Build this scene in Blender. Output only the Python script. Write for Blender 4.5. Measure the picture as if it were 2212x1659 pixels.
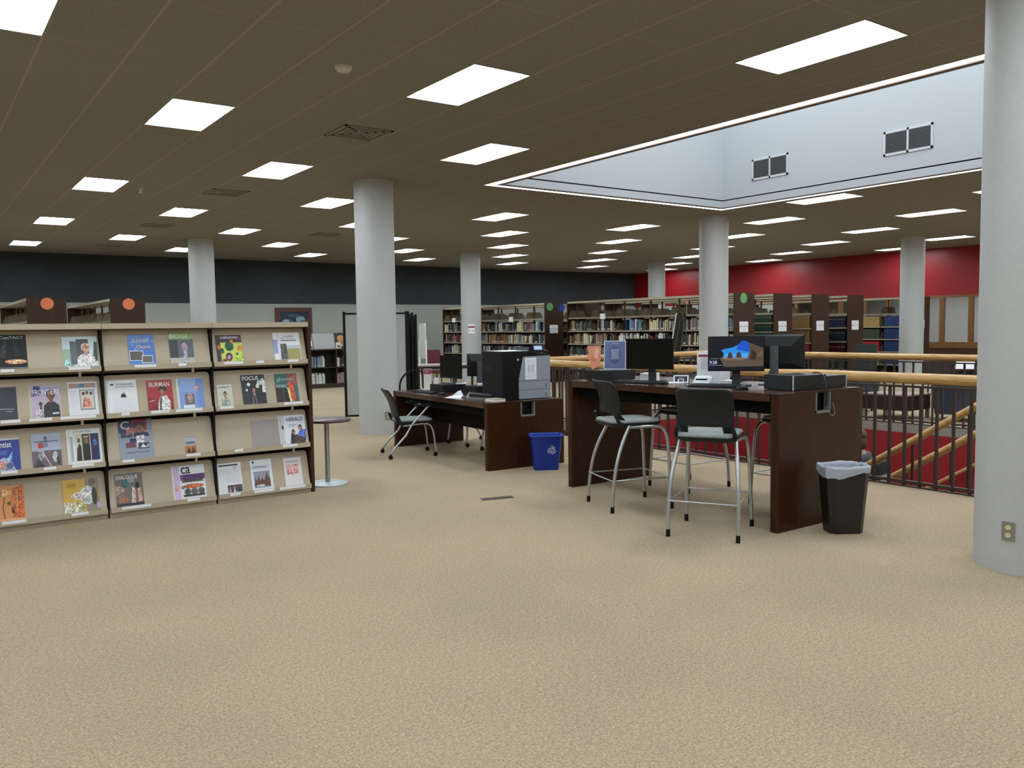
import bpy, math, random
from mathutils import Matrix, Vector, Euler
for _o in list(bpy.data.objects): bpy.data.objects.remove(_o)
SC = bpy.context.scene
COL = SC.collection
PI = math.pi
R = math.radians
HC = 1.572            # camera height
H = 3.7975            # ceiling height
# ------------------------------------------------------------------ camera
f_px, pitch, roll, yaw = 1816.5, 0.06628, -0.013594, 0.622585
cy, sy = math.cos(yaw), math.sin(yaw)
fwd = Vector((sy*math.cos(pitch), cy*math.cos(pitch), -math.sin(pitch)))
rt = Vector((cy, -sy, 0)); up = rt.cross(fwd)
r2 = rt*math.cos(roll) + up*math.sin(roll); u2 = up*math.cos(roll) - rt*math.sin(roll)
cam = bpy.data.cameras.new('camera'); camo = bpy.data.objects.new('camera', cam); COL.objects.link(camo)
cam.sensor_fit = 'HORIZONTAL'; cam.sensor_width = 36.0; cam.lens = f_px*36.0/2212.0
cam.clip_start = .05; cam.clip_end = 200
camo.matrix_world = Matrix(((r2.x, u2.x, -fwd.x, 0), (r2.y, u2.y, -fwd.y, 0), (r2.z, u2.z, -fwd.z, HC), (0, 0, 0, 1)))
SC.camera = camo
# ------------------------------------------------------------------ world, light levels, exposure
W = bpy.data.worlds.new('world'); SC.world = W; W.use_nodes = True
W.node_tree.nodes['Background'].inputs[0].default_value = (0, 0, 0, 1)
SC.view_settings.view_transform = 'Standard'; SC.view_settings.look = 'None'
SC.view_settings.gamma = 1; SC.view_settings.use_curve_mapping = False
SC.view_settings.exposure = 0.0
PANEL = 20.7          # troffer diffusers
COVE = 11.0            # cove strip around the light well
SKY = 2.3             # laylight at the head of the well
# ------------------------------------------------------------------ materials
MC = {}
def lin(c): return c/12.92 if c <= .04045 else ((c+.055)/1.055)**2.4
def hexc(h): h = h.lstrip('#'); return tuple(lin(int(h[i:i+2], 16)/255) for i in (0, 2, 4))+(1,)
def mat(h, rough=.6, metal=0.0, spec=.5, name=None):
    k = (h, rough, metal, spec)
    if k in MC: return MC[k]
    m = bpy.data.materials.new(name or 'paint_'+h.strip('#')); m.use_nodes = True
    b = m.node_tree.nodes['Principled BSDF']
    b.inputs['Base Color'].default_value = hexc(h); b.inputs['Roughness'].default_value = rough
    b.inputs['Metallic'].default_value = metal; b.inputs['Specular IOR Level'].default_value = spec
    MC[k] = m; return m
def glow(h, s, name='glow'):
    k = ('glow', h, s)
    if k in MC: return MC[k]
    m = bpy.data.materials.new(name); m.use_nodes = True; nt = m.node_tree
    b = nt.nodes['Principled BSDF']; b.inputs['Base Color'].default_value = (.8, .8, .8, 1) if s > 2 else (.005, .005, .005, 1)
    b.inputs['Emission Color'].default_value = hexc(h); b.inputs['Emission Strength'].default_value = s
    b.inputs['Roughness'].default_value = .3
    MC[k] = m; return m
def noisy(name, c1, c2, scale, rough=.7, bump=0.0, detail=3, stretch=(1, 1, 1), bscale=None, spec=.5, pos=(.35, .65)):
    m = bpy.data.materials.new(name); m.use_nodes = True; nt = m.node_tree; N = nt.nodes; L = nt.links
    b = N['Principled BSDF']; b.inputs['Roughness'].default_value = rough; b.inputs['Specular IOR Level'].default_value = spec
    tc = N.new('ShaderNodeTexCoord'); mp = N.new('ShaderNodeMapping'); mp.inputs['Scale'].default_value = stretch
    L.new(tc.outputs['Object'], mp.inputs[0])
    n = N.new('ShaderNodeTexNoise'); n.inputs['Scale'].default_value = scale; n.inputs['Detail'].default_value = detail
    L.new(mp.outputs[0], n.inputs['Vector'])
    r = N.new('ShaderNodeValToRGB'); r.color_ramp.elements[0].color = hexc(c1); r.color_ramp.elements[1].color = hexc(c2)
    r.color_ramp.elements[0].position = pos[0]; r.color_ramp.elements[1].position = pos[1]
    L.new(n.outputs[0], r.inputs[0]); L.new(r.outputs[0], b.inputs['Base Color'])
    if bump:
        bp = N.new('ShaderNodeBump'); bp.inputs['Strength'].default_value = bump; bp.inputs['Distance'].default_value = .01
        n2 = N.new('ShaderNodeTexNoise'); n2.inputs['Scale'].default_value = bscale or scale; n2.inputs['Detail'].default_value = 2
        L.new(mp.outputs[0], n2.inputs['Vector']); L.new(n2.outputs[0], bp.inputs['Height']); L.new(bp.outputs[0], b.inputs['Normal'])
    return m
def carpet_mat():
    m = noisy('carpet_loop', '#8b7b61', '#b6a58b', 95, .95, .5, 5, spec=.1, bscale=160, pos=(.3, .7))
    nt = m.node_tree; N = nt.nodes; L = nt.links; b = N['Principled BSDF']
    src = b.inputs['Base Color'].links[0].from_socket
    tc = N.new('ShaderNodeTexCoord'); n = N.new('ShaderNodeTexNoise'); n.inputs['Scale'].default_value = .9; n.inputs['Detail'].default_value = 5
    L.new(tc.outputs['Object'], n.inputs['Vector'])
    mr = N.new('ShaderNodeMapRange'); mr.inputs[1].default_value = .3; mr.inputs[2].default_value = .7; mr.inputs[3].default_value = .93; mr.inputs[4].default_value = 1.05
    L.new(n.outputs[0], mr.inputs[0])
    v = N.new('ShaderNodeTexVoronoi'); v.inputs['Scale'].default_value = 5.5; L.new(tc.outputs['Object'], v.inputs['Vector'])
    m2 = N.new('ShaderNodeMapRange'); m2.inputs[1].default_value = .0; m2.inputs[2].default_value = .09; m2.inputs[3].default_value = .86; m2.inputs[4].default_value = 1.0
    L.new(v.outputs['Distance'], m2.inputs[0])
    mu = N.new('ShaderNodeMath'); mu.operation = 'MULTIPLY'; L.new(mr.outputs[0], mu.inputs[0]); L.new(m2.outputs[0], mu.inputs[1])
    fl = N.new('ShaderNodeTexNoise'); fl.inputs['Scale'].default_value = 42; fl.inputs['Detail'].default_value = 3; L.new(tc.outputs['Object'], fl.inputs['Vector'])
    fr_ = N.new('ShaderNodeMapRange'); fr_.inputs[1].default_value = .36; fr_.inputs[2].default_value = .64; fr_.inputs[3].default_value = .93; fr_.inputs[4].default_value = 1.07; L.new(fl.outputs[0], fr_.inputs[0])
    mu2 = N.new('ShaderNodeMath'); mu2.operation = 'MULTIPLY'; L.new(mu.outputs[0], mu2.inputs[0]); L.new(fr_.outputs[0], mu2.inputs[1])
    vm = N.new('ShaderNodeVectorMath'); vm.operation = 'SCALE'; L.new(src, vm.inputs[0]); L.new(mu2.outputs[0], vm.inputs['Scale'])
    L.new(vm.outputs[0], b.inputs['Base Color'])
    return m
def ceiling_mat():
    m = noisy('ceiling_tile', '#867e74', '#908a81', 60, .95, .15, 2, spec=.1)
    nt = m.node_tree; N = nt.nodes; L = nt.links; b = N['Principled BSDF']
    src = b.inputs['Base Color'].links[0].from_socket
    tc = N.new('ShaderNodeTexCoord'); sp = N.new('ShaderNodeSeparateXYZ'); L.new(tc.outputs['Object'], sp.inputs[0])
    outs = []
    for ax, off, per, wd in ((0, 0.3318, .6096, .009), (1, -1.275, 1.2192, .004)):
        a = N.new('ShaderNodeMath'); a.operation = 'SUBTRACT'; L.new(sp.outputs[ax], a.inputs[0]); a.inputs[1].default_value = off
        pp = N.new('ShaderNodeMath'); pp.operation = 'PINGPONG'; L.new(a.outputs[0], pp.inputs[0]); pp.inputs[1].default_value = per/2
        # pingpong runs 0..per/2 and back, so it is 0 on every tile edge
        lt = N.new('ShaderNodeMath'); lt.operation = 'LESS_THAN'; L.new(pp.outputs[0], lt.inputs[0]); lt.inputs[1].default_value = wd
        outs.append(lt)
    mx = N.new('ShaderNodeMath'); mx.operation = 'MAXIMUM'; L.new(outs[0].outputs[0], mx.inputs[0]); L.new(outs[1].outputs[0], mx.inputs[1])
    mix = N.new('ShaderNodeMix'); mix.data_type = 'RGBA'; L.new(mx.outputs[0], mix.inputs[0]); L.new(src, mix.inputs[6]); mix.inputs[7].default_value = hexc('#9f9686')
    L.new(mix.outputs[2], b.inputs['Base Color'])
    return m
M_CARPET = carpet_mat(); M_CEIL = ceiling_mat()
M_WOOD = noisy('walnut_veneer', '#2b1508', '#3c200f', 14, .3, .0, 6, (9, 9, .6), spec=.28)
M_WOODT = noisy('walnut_top', '#351e13', '#46291b', 14, .22, .0, 6, (9, .8, 9), spec=.5)
M_PANEL = noisy('dark_laminate', '#332013', '#3f2a1a', 14, .45, 0, 5, (9, 9, .6), spec=.3)
M_OAK = noisy('oak_rail', '#a37e4a', '#c7a266', 9, .3, 0, 5, (8, .5, 8))
M_OAKX = noisy('oak_rail_cross', '#a37e4a', '#c7a266', 9, .3, 0, 5, (.5, 8, 8))
M_FRAME = noisy('oak_window_frame', '#6f4a26', '#8a6136', 14, .4, 0, 4, (9, 9, .8))
M_BEIGE = mat('#b3a68f', .5, name='beige_steel'); M_BEIGE2 = mat('#6c634e', .6, 0, .3)  # second beige: same steel, darkened in colour for shade inside the shelving
M_COLUMN = noisy('column_paint', '#b1b3b1', '#b4b6b4', 25, .6, .02, 2)
M_GREY = mat('#a3a69f', .7); M_DARK = noisy('charcoal_wall', '#2b3135', '#30363a', 3, .75); M_RED = mat('#8e1219', .42)
M_REDD = mat('#8a1118', .7); M_WELL = mat('#c4ccd2', .8)
M_BLACK = mat('#040506', .38, 0, .3); M_BLK2 = mat('#0a0c0e', .45, 0, .3); M_SHELL = mat('#13181a', .45, 0, .35)
M_SILVER = mat('#b4b7b8', .32, .75); M_SEAT = noisy('seat_fabric', '#7f8482', '#979c99', 220, .9)
M_IRON = mat('#3a2d29', .5, .2); M_WHITE = mat('#e6e8ea', .6); M_PAPER = mat('#eceef0', .7)
# ------------------------------------------------------------------ mesh builder
class MB:
    def __init__(s): s.v = []; s.f = []; s.m = []; s.s = []; s.mats = []; s.T = None
    def mi(s, m):
        if m not in s.mats: s.mats.append(m)
        return s.mats.index(m)
    def add(s, vs, fs, m, smooth=False):
        o = len(s.v)
        if s.T is not None: vs = [tuple(s.T @ Vector(v)) for v in vs]
        s.v += [tuple(v) for v in vs]; i = s.mi(m)
        for f in fs: s.f.append([a+o for a in f]); s.m.append(i); s.s.append(smooth)
    def box(s, x0, x1, y0, y1, z0, z1, m, rz=0, M=None):
        vs = [(x, y, z) for z in (z0, z1) for y in (y0, y1) for x in (x0, x1)]
        if rz:
            cx, cyy = (x0+x1)/2, (y0+y1)/2; c, q = math.cos(rz), math.sin(rz)
            vs = [(cx+(x-cx)*c-(y-cyy)*q, cyy+(x-cx)*q+(y-cyy)*c, z) for x, y, z in vs]
        if M is not None: vs = [tuple(M @ Vector(v)) for v in vs]
        s.add(vs, [(0, 2, 3, 1), (4, 5, 7, 6), (0, 1, 5, 4), (2, 6, 7, 3), (0, 4, 6, 2), (1, 3, 7, 5)], m); return s
    def loft(s, rings, m, caps=True, smooth=True, closed=True):
        n = len(rings[0]); vs = [p for r in rings for p in r]; fs = []
        for k in range(len(rings)-1):
            for i in range(n if closed else n-1):
                j = (i+1) % n; fs.append((k*n+i, k*n+j, (k+1)*n+j, (k+1)*n+i))
        s.add(vs, fs, m, smooth)
        if caps: s.add(rings[0], [list(range(n))[::-1]], m); s.add(rings[-1], [list(range(n))], m)
        return s
    def prism(s, outline, z0, z1, m, smooth=False, M=None):
        a = [(x, y, z0) for x, y in outline]; b = [(x, y, z1) for x, y in outline]
        if M is not None: a = [tuple(M @ Vector(p)) for p in a]; b = [tuple(M @ Vector(p)) for p in b]
        return s.loft([a, b], m, True, smooth)
    def tube(s, pts, r, m, n=10, caps=True):
        pts = [Vector(p) for p in pts]; rings = []
        rs = r if isinstance(r, (list, tuple)) else [r]*len(pts)
        t = (pts[1]-pts[0]).normalized(); a = t.orthogonal().normalized()
        for i, p in enumerate(pts):
            if i == 0: t = (pts[1]-pts[0])
            elif i == len(pts)-1: t = (pts[-1]-pts[-2])
            else: t = (pts[i+1]-pts[i]).normalized()+(pts[i]-pts[i-1]).normalized()
            t = t.normalized(); a = (a-t*a.dot(t)).normalized(); b = t.cross(a)
            rings.append([tuple(p+(a*math.cos(2*PI*k/n)+b*math.sin(2*PI*k/n))*rs[i]) for k in range(n)])
        return s.loft(rings, m, caps)
    def lathe(s, prof, m, c=(0, 0), n=32, smooth=True):
        rings = [[(c[0]+r*math.cos(2*PI*k/n), c[1]+r*math.sin(2*PI*k/n), z) for k in range(n)] for r, z in prof]
        return s.loft(rings, m, True, smooth)
    def quad(s, a, b, c, d, m): s.add([a, b, c, d], [(0, 1, 2, 3)], m); return s
    def build(s, name, parent=None, M=None):
        me = bpy.data.meshes.new(name); me.from_pydata(s.v, [], s.f)
        for m in s.mats: me.materials.append(m)
        me.polygons.foreach_set('material_index', s.m); me.polygons.foreach_set('use_smooth', s.s); me.update()
        o = bpy.data.objects.new(name, me); COL.objects.link(o)
        if parent is not None: o.parent = parent
        if M is not None: o.matrix_local = M
        return o
def rrect(x0, x1, y0, y1, r, n=5):
    out = []
    for cx, cyy, a0 in ((x1-r, y1-r, 0), (x0+r, y1-r, 90), (x0+r, y0+r, 180), (x1-r, y0+r, 270)):
        for k in range(n+1):
            a = R(a0+90*k/n); out.append((cx+r*math.cos(a), cyy+r*math.sin(a)))
    return out
def bez(p0, p1, p2, p3, n=8):
    p0, p1, p2, p3 = map(Vector, (p0, p1, p2, p3)); out = []
    for k in range(n+1):
        t = k/n; out.append(tuple(p0*(1-t)**3+p1*3*t*(1-t)**2+p2*3*t*t*(1-t)+p3*t**3))
    return out
def tag(o, label, cat, group=None, kind=None):
    if label: o['label'] = label
    if cat: o['category'] = cat
    if group: o['group'] = group
    if kind: o['kind'] = kind
    return o
def empty(name, label, cat, loc=(0, 0, 0), rz=0, group=None, M=None):
    o = bpy.data.objects.new(name, None); COL.objects.link(o); o.empty_display_size = .1
    if M is not None: o.matrix_world = M
    else: o.location = loc; o.rotation_euler = (0, 0, rz)
    return tag(o, label, cat, group)
def struct(name, mb, label=None):
    o = mb.build(name); o['kind'] = 'structure'
    if label: o['label'] = label
    return o
def kids(o): return list(o.children)
def copy_tree(o, parent=None):
    c = o.copy(); COL.objects.link(c)
    if parent is not None: c.parent = parent; c.matrix_parent_inverse = o.matrix_parent_inverse
    for ch in KIDS.get(o.name, []) or kids(o): copy_tree(ch, c)
    return c
KIDS = {}
def text_mesh(s, m, name, parent, x, y, z, w=None, h=None, M=None, bold=0.0, shear=0.0):
    """lettering as a flat mesh, fitted into a w x h box whose lower left corner is x, y (local XY of the parent)"""
    cu = bpy.data.curves.new('lettering', 'FONT'); cu.body = s; cu.offset = bold; cu.shear = shear; cu.resolution_u = 3
    t = bpy.data.objects.new('lettering', cu); me = bpy.data.meshes.new_from_object(t)
    bpy.data.objects.remove(t); bpy.data.curves.remove(cu)
    xs = [v.co.x for v in me.vertices]; ys = [v.co.y for v in me.vertices]
    if not xs: return None
    x0, x1, y0, y1 = min(xs), max(xs), min(ys), max(ys); sy_ = (h/(y1-y0)) if h else None; sx_ = (w/(x1-x0)) if w else None
    sx_ = sx_ or sy_; sy_ = sy_ or sx_
    for v in me.vertices: v.co = ((v.co.x-x0)*sx_+x, (v.co.y-y0)*sy_+y, z)
    me.materials.clear(); me.materials.append(m); me.name = name
    o = bpy.data.objects.new(name, me); COL.objects.link(o); o.parent = parent
    if M is not None: o.matrix_local = M
    return o
def photo(h):
    """printed photograph tone: the colour broken up by a procedural pattern"""
    k = ('photo', h)
    if k not in MC:
        r, g, b_ = (int(h[i:i+2], 16) for i in (1, 3, 5)); f = lambda s: '#%02x%02x%02x' % tuple(max(0, min(255, int(c*s))) for c in (r, g, b_))
        MC[k] = noisy('print_'+h[1:], f(.72), f(1.22), 70, .35, 0, 5, pos=(.38, .62))
    return MC[k]
def art(parent, name, items, z=.0012, dz=.0003, M=None, rough=.5, ph=False):
    """flat printed shapes in the parent's local XY: rect, ell, poly, line; each a little above the last"""
    b = MB()
    for it in items:
        k = it[0]; c = it[-1]; m = (photo(c) if ph and k in 'pe' else mat(c, rough)) if isinstance(c, str) else c
        if k == 'r': x0, y0, x1, y1 = it[1:5]; b.add([(x0, y0, z), (x1, y0, z), (x1, y1, z), (x0, y1, z)], [(0, 1, 2, 3)], m)
        elif k == 'e':
            cx, cyy, rx, ry = it[1:5]; pts = [(cx+rx*math.cos(2*PI*i/20), cyy+ry*math.sin(2*PI*i/20), z) for i in range(20)]
            b.add(pts, [list(range(20))], m)
        elif k == 'p': pts = [(x, y, z) for x, y in it[1]]; b.add(pts, [list(range(len(pts)))], m)
        elif k == 'l':
            pts, wd = it[1], it[2]
            for (ax, ay), (bx, by) in zip(pts, pts[1:]):
                d = math.hypot(bx-ax, by-ay) or 1; nx, ny = -(by-ay)/d*wd/2, (bx-ax)/d*wd/2
                ex, ey = (bx-ax)/d*wd/2, (by-ay)/d*wd/2
                b.add([(ax+nx-ex, ay+ny-ey, z), (ax-nx-ex, ay-ny-ey, z), (bx-nx+ex, by-ny+ey, z), (bx+nx+ex, by+ny+ey, z)], [(0, 1, 2, 3)], m)
        z += dz
    return b.build(name, parent, M)
def face_matrix(origin, right, upv):
    x = Vector(right).normalized(); y = Vector(upv).normalized(); n = x.cross(y)
    return Matrix(((x.x, y.x, n.x, origin[0]), (x.y, y.y, n.y, origin[1]), (x.z, y.z, n.z, origin[2]), (0, 0, 0, 1)))
ORD = ['first', 'second', 'third', 'fourth', 'fifth', 'sixth', 'seventh', 'eighth', 'ninth', 'tenth', 'eleventh', 'twelfth', 'thirteenth', 'fourteenth', 'fifteenth', 'sixteenth', 'seventeenth', 'eighteenth', 'nineteenth', 'twentieth']
TENS = ['twenty', 'thirty', 'forty', 'fifty', 'sixty', 'seventy', 'eighty', 'ninety']
def ordn(i):
    if i < 20: return ORD[i]
    t, u = TENS[(i+1)//10-2], (i+1) % 10
    return t+'-'+ORD[u-1] if u else t[:-1]+'ieth'
def seen(p, m=0):
    """is the point inside the camera's frame (used only to word the labels and to rank the books by size)"""
    q = Vector(p)-Vector((0, 0, HC)); d = q.dot(fwd)
    if d < .1: return False
    x = 1106+f_px*q.dot(r2)/d; y = 829.5-f_px*q.dot(u2)/d
    return -m < x < 2212+m and -m < y < 1659+m
# ------------------------------------------------------------------ shell of the room
XL, XR, YF, YB = -7.0, 25.3, -5.0, 26.2
OX0, OX1, OY0, OY1 = 7.42, 12.98, 3.1, 11.03        # opening in the ceiling, outer edge of the cove
HX0, HX1, HY0, HY1 = 7.75, 12.6, 3.72, 10.85        # stair hole in the floor
GX0, GY0, GX, GY = .6366, -.6654, 1.8288, 2.4384
def sub_rect(r, h):
    x0, x1, y0, y1 = r; a, b, c, d = h
    if x1 <= a or x0 >= b or y1 <= c or y0 >= d: return [r]
    out = []
    if y0 < c: out.append((x0, x1, y0, c))
    if y1 > d: out.append((x0, x1, d, y1))
    c2, d2 = max(y0, c), min(y1, d)
    if x0 < a: out.append((x0, a, c2, d2))
    if x1 > b: out.append((b, x1, c2, d2))
    return out
b = MB()
for r in sub_rect((XL, XR+3, YF, YB), (HX0, HX1, HY0, HY1)):
    b.quad((r[0], r[2], 0), (r[1], r[2], 0), (r[1], r[3], 0), (r[0], r[3], 0), M_CARPET)
struct('floor', b)
b = MB(); m = mat('#8c867b', .6)
for x0, x1, y0, y1 in ((HX0-.02, HX0, HY0, HY1), (HX1, HX1+.02, HY0, HY1), (HX0, HX1, HY1, HY1+.02), (HX0, HX1, HY0-.02, HY0)):
    b.box(x0, x1, y0, y1, -.14, -.002, m)
struct('trim_1', b)
lights = []
for j in range(-1, 11):
    for i in range(-3, 14):
        if (i+j) % 2 == 0: continue
        x, y = GX0+i*GX, GY0+j*GY
        if XL+.5 < x < XR-.4 and YF+.7 < y < YB-.7 and not (OX0-.3 < x < OX1-.2 and OY0-.8 < y < 11.8): lights.append((x, y, i, j))
holes = {(round((x-.3048-.3318)/.6096), round((y-.6096+1.275)/1.2192)) for x, y, i, j in lights}
b = MB()
for k in range(-12, 42):
    for mm in range(-4, 24):
        if (k, mm) in holes: continue
        x0, y0 = .3318+k*.6096, -1.275+mm*1.2192
        r = (max(x0, XL), min(x0+.6096, XR), max(y0, YF), min(y0+1.2192, YB))
        if r[0] >= r[1] or r[2] >= r[3]: continue
        for q in sub_rect(r, (OX0, OX1, OY0, OY1)):
            b.quad((q[0], q[3], H), (q[1], q[3], H), (q[1], q[2], H), (q[0], q[2], H), M_CEIL)
struct('ceiling', b)
b = MB(); b.box(XL, XR, YB, YB+.1, 0, 2.45, M_GREY); b.box(XL, XR, YB-.01, YB+.1, 2.45, H, M_DARK); struct('wall_back', b)
b = MB(); b.box(XL-.1, XL, YF, YB, 0, H, mat('#b8b4aa', .7)); struct('wall_left', b)
b = MB(); b.box(XL, XR, YF-.1, YF, 0, H, mat('#b8b4aa', .7)); struct('wall_front', b)
b = MB(); b.box(XL, XR, YB-.015, YB, 0, .1, mat('#2a2724', .6)); struct('baseboard_back', b)
# right wall: red above, grey below, a run of oak framed interior windows looking into an office
WY0, WY1 = 7.1, 19.0
b = MB(); b.box(XR, XR+.12, YF, YB, 2.38, H, M_RED)
b.box(XR, XR+.12, YF, WY0, 0, 2.38, M_GREY); b.box(XR, XR+.12, WY1, YB, 0, 2.38, M_GREY); b.box(XR, XR+.12, WY0, WY1, 0, .8, mat('#4a3122', .5)); struct('wall_right', b)
b = MB(); b.box(XR+3, XR+3.1, WY0-1, WY1+1, 0, 2.7, mat('#c9cdc6', .7))
b.box(XR+.12, XR+3, WY0-1.1, WY0-1, 0, 2.7, M_GREY); b.box(XR+.12, XR+3, WY1+1, WY1+1.1, 0, 2.7, M_GREY); b.box(XR+.12, XR+3.1, WY0-1.1, WY1+1.1, 2.7, 2.8, M_GREY)
struct('wall_office', b)
b = MB(); b.box(XR+2.96, XR+3, 12.3, 13.2, 0, 2.05, mat('#b9b4a6', .6)); struct('door_1', b)
n = 0; y = WY0
spans = []
while y < WY1-.1: spans.append((y, min(y+.85, WY1))); y += .85
for a, c in spans:
    n += 1; w = empty('window_%d' % n, None, None); w['kind'] = 'structure'
    b = MB(); x0, x1 = XR-.02, XR+.1
    b.box(x0, x1, a, a+.06, .8, 2.38, M_FRAME); b.box(x0, x1, c-.06, c, .8, 2.38, M_FRAME)
    b.box(x0+.005, x1-.005, a+.06, c-.06, 2.31, 2.38, M_FRAME); b.box(x0+.005, x1-.005, a+.06, c-.06, .8, .98, M_FRAME); b.build('window_frame', w)
    g = bpy.data.materials.get('window_glass')
    if g is None:
        g = bpy.data.materials.new('window_glass'); g.use_nodes = True; q = g.node_tree.nodes['Principled BSDF']
        q.inputs['Transmission Weight'].default_value = 1; q.inputs['Roughness'].default_value = .02; q.inputs['IOR'].default_value = 1.1
    b = MB(); b.quad((XR+.04, a+.06, .98), (XR+.04, c-.06, .98), (XR+.04, c-.06, 2.31), (XR+.04, a+.06, 2.31), g); b.build('pane', w)
ol = empty('ceiling_light', 'lit ceiling panel inside the office behind the oak framed windows', 'ceiling light', (XR+1.5, 13, 2.69))
b = MB(); b.box(-.3, .3, -3, 3, -.02, 0, glow('#f4f6ff', 5, 'office_lamp')); b.build('diffuser', ol)
# light well above the stair
CV = .14; LP = .085
sx0, sx1, sy0, sy1 = OX0+CV+LP, OX1-CV-LP, OY0+CV+LP, OY1-CV-LP; ZT = 6.7
b = MB()
for x0, x1, y0, y1 in ((sx1, sx1+.1, sy0, sy1), (sx0-.1, sx0, sy0, sy1), (sx0-.1, sx1+.1, sy1, sy1+.1), (sx0-.1, sx1+.1, sy0-.1, sy0)):
    b.box(x0, x1, y0, y1, H+.008, ZT, M_WELL)
struct('wall_light_well', b)
b = MB(); br = mat('#6d5f55', .6)
for g0, g1, zz in ((CV, CV+LP, H-.004),):
    for q in ((OX0+g0, OX0+g1, OY0+g0, OY1-g0), (OX1-g1, OX1-g0, OY0+g0, OY1-g0), (OX0+g1, OX1-g1, OY1-g1, OY1-g0), (OX0+g1, OX1-g1, OY0+g0, OY0+g1)):
        b.box(q[0], q[1], q[2], q[3], zz, H+.007, br)
struct('trim_2', b)
b = MB(); em = glow('#f5f7ff', COVE, 'cove_lamp'); e = .01
for q in ((OX0+e, OX0+CV-e, OY0+e, OY1-e), (OX1-CV+e, OX1-e, OY0+e, OY1-e), (OX0+CV, OX1-CV, OY1-CV+e, OY1-e), (OX0+CV, OX1-CV, OY0+e, OY0+CV-e)):
    b.box(q[0], q[1], q[2], q[3], H+.004, H+.012, em)
cv = b.build('cove_light'); tag(cv, 'thin white strip light running round the edge of the ceiling opening over the stairs', 'strip light')
b = MB(); b.box(OX0, OX1, OY0, OY1, H+.03, H+.05, br)
b.v = []; b.f = []; b.m = []; b.s = []
for q in ((OX0, sx0, OY0, OY1), (sx1, OX1, OY0, OY1), (sx0, sx1, sy1, OY1), (sx0, sx1, OY0, sy0)): b.box(q[0], q[1], q[2], q[3], H+.13, H+.15, br)
struct('trim_3', b)
b = MB(); b.box(sx0, sx1, sy0, sy1, ZT, ZT+.05, glow('#f2f6fb', SKY, 'laylight')); o = b.build('laylight'); tag(o, 'pale lit laylight closing the top of the light well over the stairs', 'skylight')
for k, (ya, yb) in enumerate(((9.37, 10.08), (6.79, 7.52))):
    v = empty('wall_vent', ['double louvred return vent on the pale well wall, nearer the well corner', 'double louvred return vent on the pale well wall, nearer the large right column'][k], 'vent', (sx1-.002, (ya+yb)/2, 4.4), 0, 'return vents high on the light well wall')
    w = (yb-ya)/2
    b = MB(); fr = mat('#d8dde0', .7)
    b.box(-.015, 0, -w-.03, w+.03, -.19, -.155, fr); b.box(-.015, 0, -w-.03, w+.03, .155, .19, fr)
    for q in (-w-.03, -.015, w): b.box(-.015, 0, q, q+.03, -.19, .19, fr)
    b.build('vent_frame', v)
    for q in (-w, .015):
        b = MB(); b.box(-.003, 0, q, q+w-.015, -.155, .155, mat('#2a2c2e', .8))
        for s in range(15): b.box(-.012, -.003, q, q+w-.015, -.15+s*.0205, -.142+s*.0205, mat('#6f7478', .5))
        b.build('louvre', v)
# columns
for cx, cyy in ((5.8, 2.42), (5.81, 11.6), (13.6, 11.75), (21.45, 11.85), (13.65, 21.05), (5.88, 21.0), (21.4, 21.05), (13.6, 2.4), (-2.0, 11.7), (-2, 21)):
    b = MB(); b.lathe([(.295, 0), (.295, H)], M_COLUMN, (cx, cyy), 48); struct('column', b)
# troffers: frame lining of the recess and a glowing diffuser
M_PANELLAMP = glow('#edf7ff', PANEL, 'troffer_lamp')
fm = mat('#77726a', .6)
b = MB(); w, l = .3048, .6096
for q in ((-w, -w+.012, -l, l), (w-.012, w, -l, l), (-w, w, -l, -l+.012), (-w, w, l-.012, l)): b.box(q[0], q[1], q[2], q[3], -.004, .055, fm)
fr0 = b.build('light_frame'); fme = fr0.data; bpy.data.objects.remove(fr0)
b = MB(); b.box(-w+.012, w-.012, -l+.012, l-.012, .04, .055, M_PANELLAMP); dm = b.build('diffuser'); dme = dm.data; bpy.data.objects.remove(dm)
rows = {}
for x, y, i, j in lights: rows.setdefault(j, []).append((x, y))
rk = sorted(rows)[::-1]
for rn, j in enumerate(rk):
    n = -1
    for x, y in sorted(rows[j]):
        if seen((x, y, H), 30): n += 1; lab = 'lit recessed ceiling panel, %s row out from the charcoal wall, %s along from left' % (ordn(rn), ordn(n))
        else: lab = 'recessed ceiling panel in the same grid, beyond the edge of the photo'
        t = empty('ceiling_light', lab, 'ceiling light', (x, y, H), 0, 'recessed ceiling light panels')
        o = bpy.data.objects.new('light_frame', fme); COL.objects.link(o); o.parent = t
        o = bpy.data.objects.new('diffuser', dme); COL.objects.link(o); o.parent = t
b = MB(); b.lathe([(.075, 0), (.075, -.02), (.05, -.045), (.02, -.05)], mat('#c9c2b4', .5), n=24)
o = b.build('smoke_detector'); o.location = (3.11, 6.71, H); tag(o, 'round off-white smoke detector on the ceiling tiles', 'smoke detector')
b = MB(); b.lathe([(.035, 0), (.035, -.008), (.012, -.012), (.012, -.05), (.03, -.055), (.03, -.06)], mat('#ddd6c0', .4), n=16)
o = b.build('sprinkler_head'); o.location = (3.05, 14.02, H); tag(o, 'small pale sprinkler head under the ceiling beside a lit panel', 'sprinkler')
vl = ['dark square ceiling diffuser, nearest the camera', 'dark square ceiling diffuser, second nearest the camera', 'dark square ceiling diffuser, third out from the camera', 'dark square ceiling diffuser, closest to the charcoal wall', 'dark square ceiling diffuser just left of the big middle column top']
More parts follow.
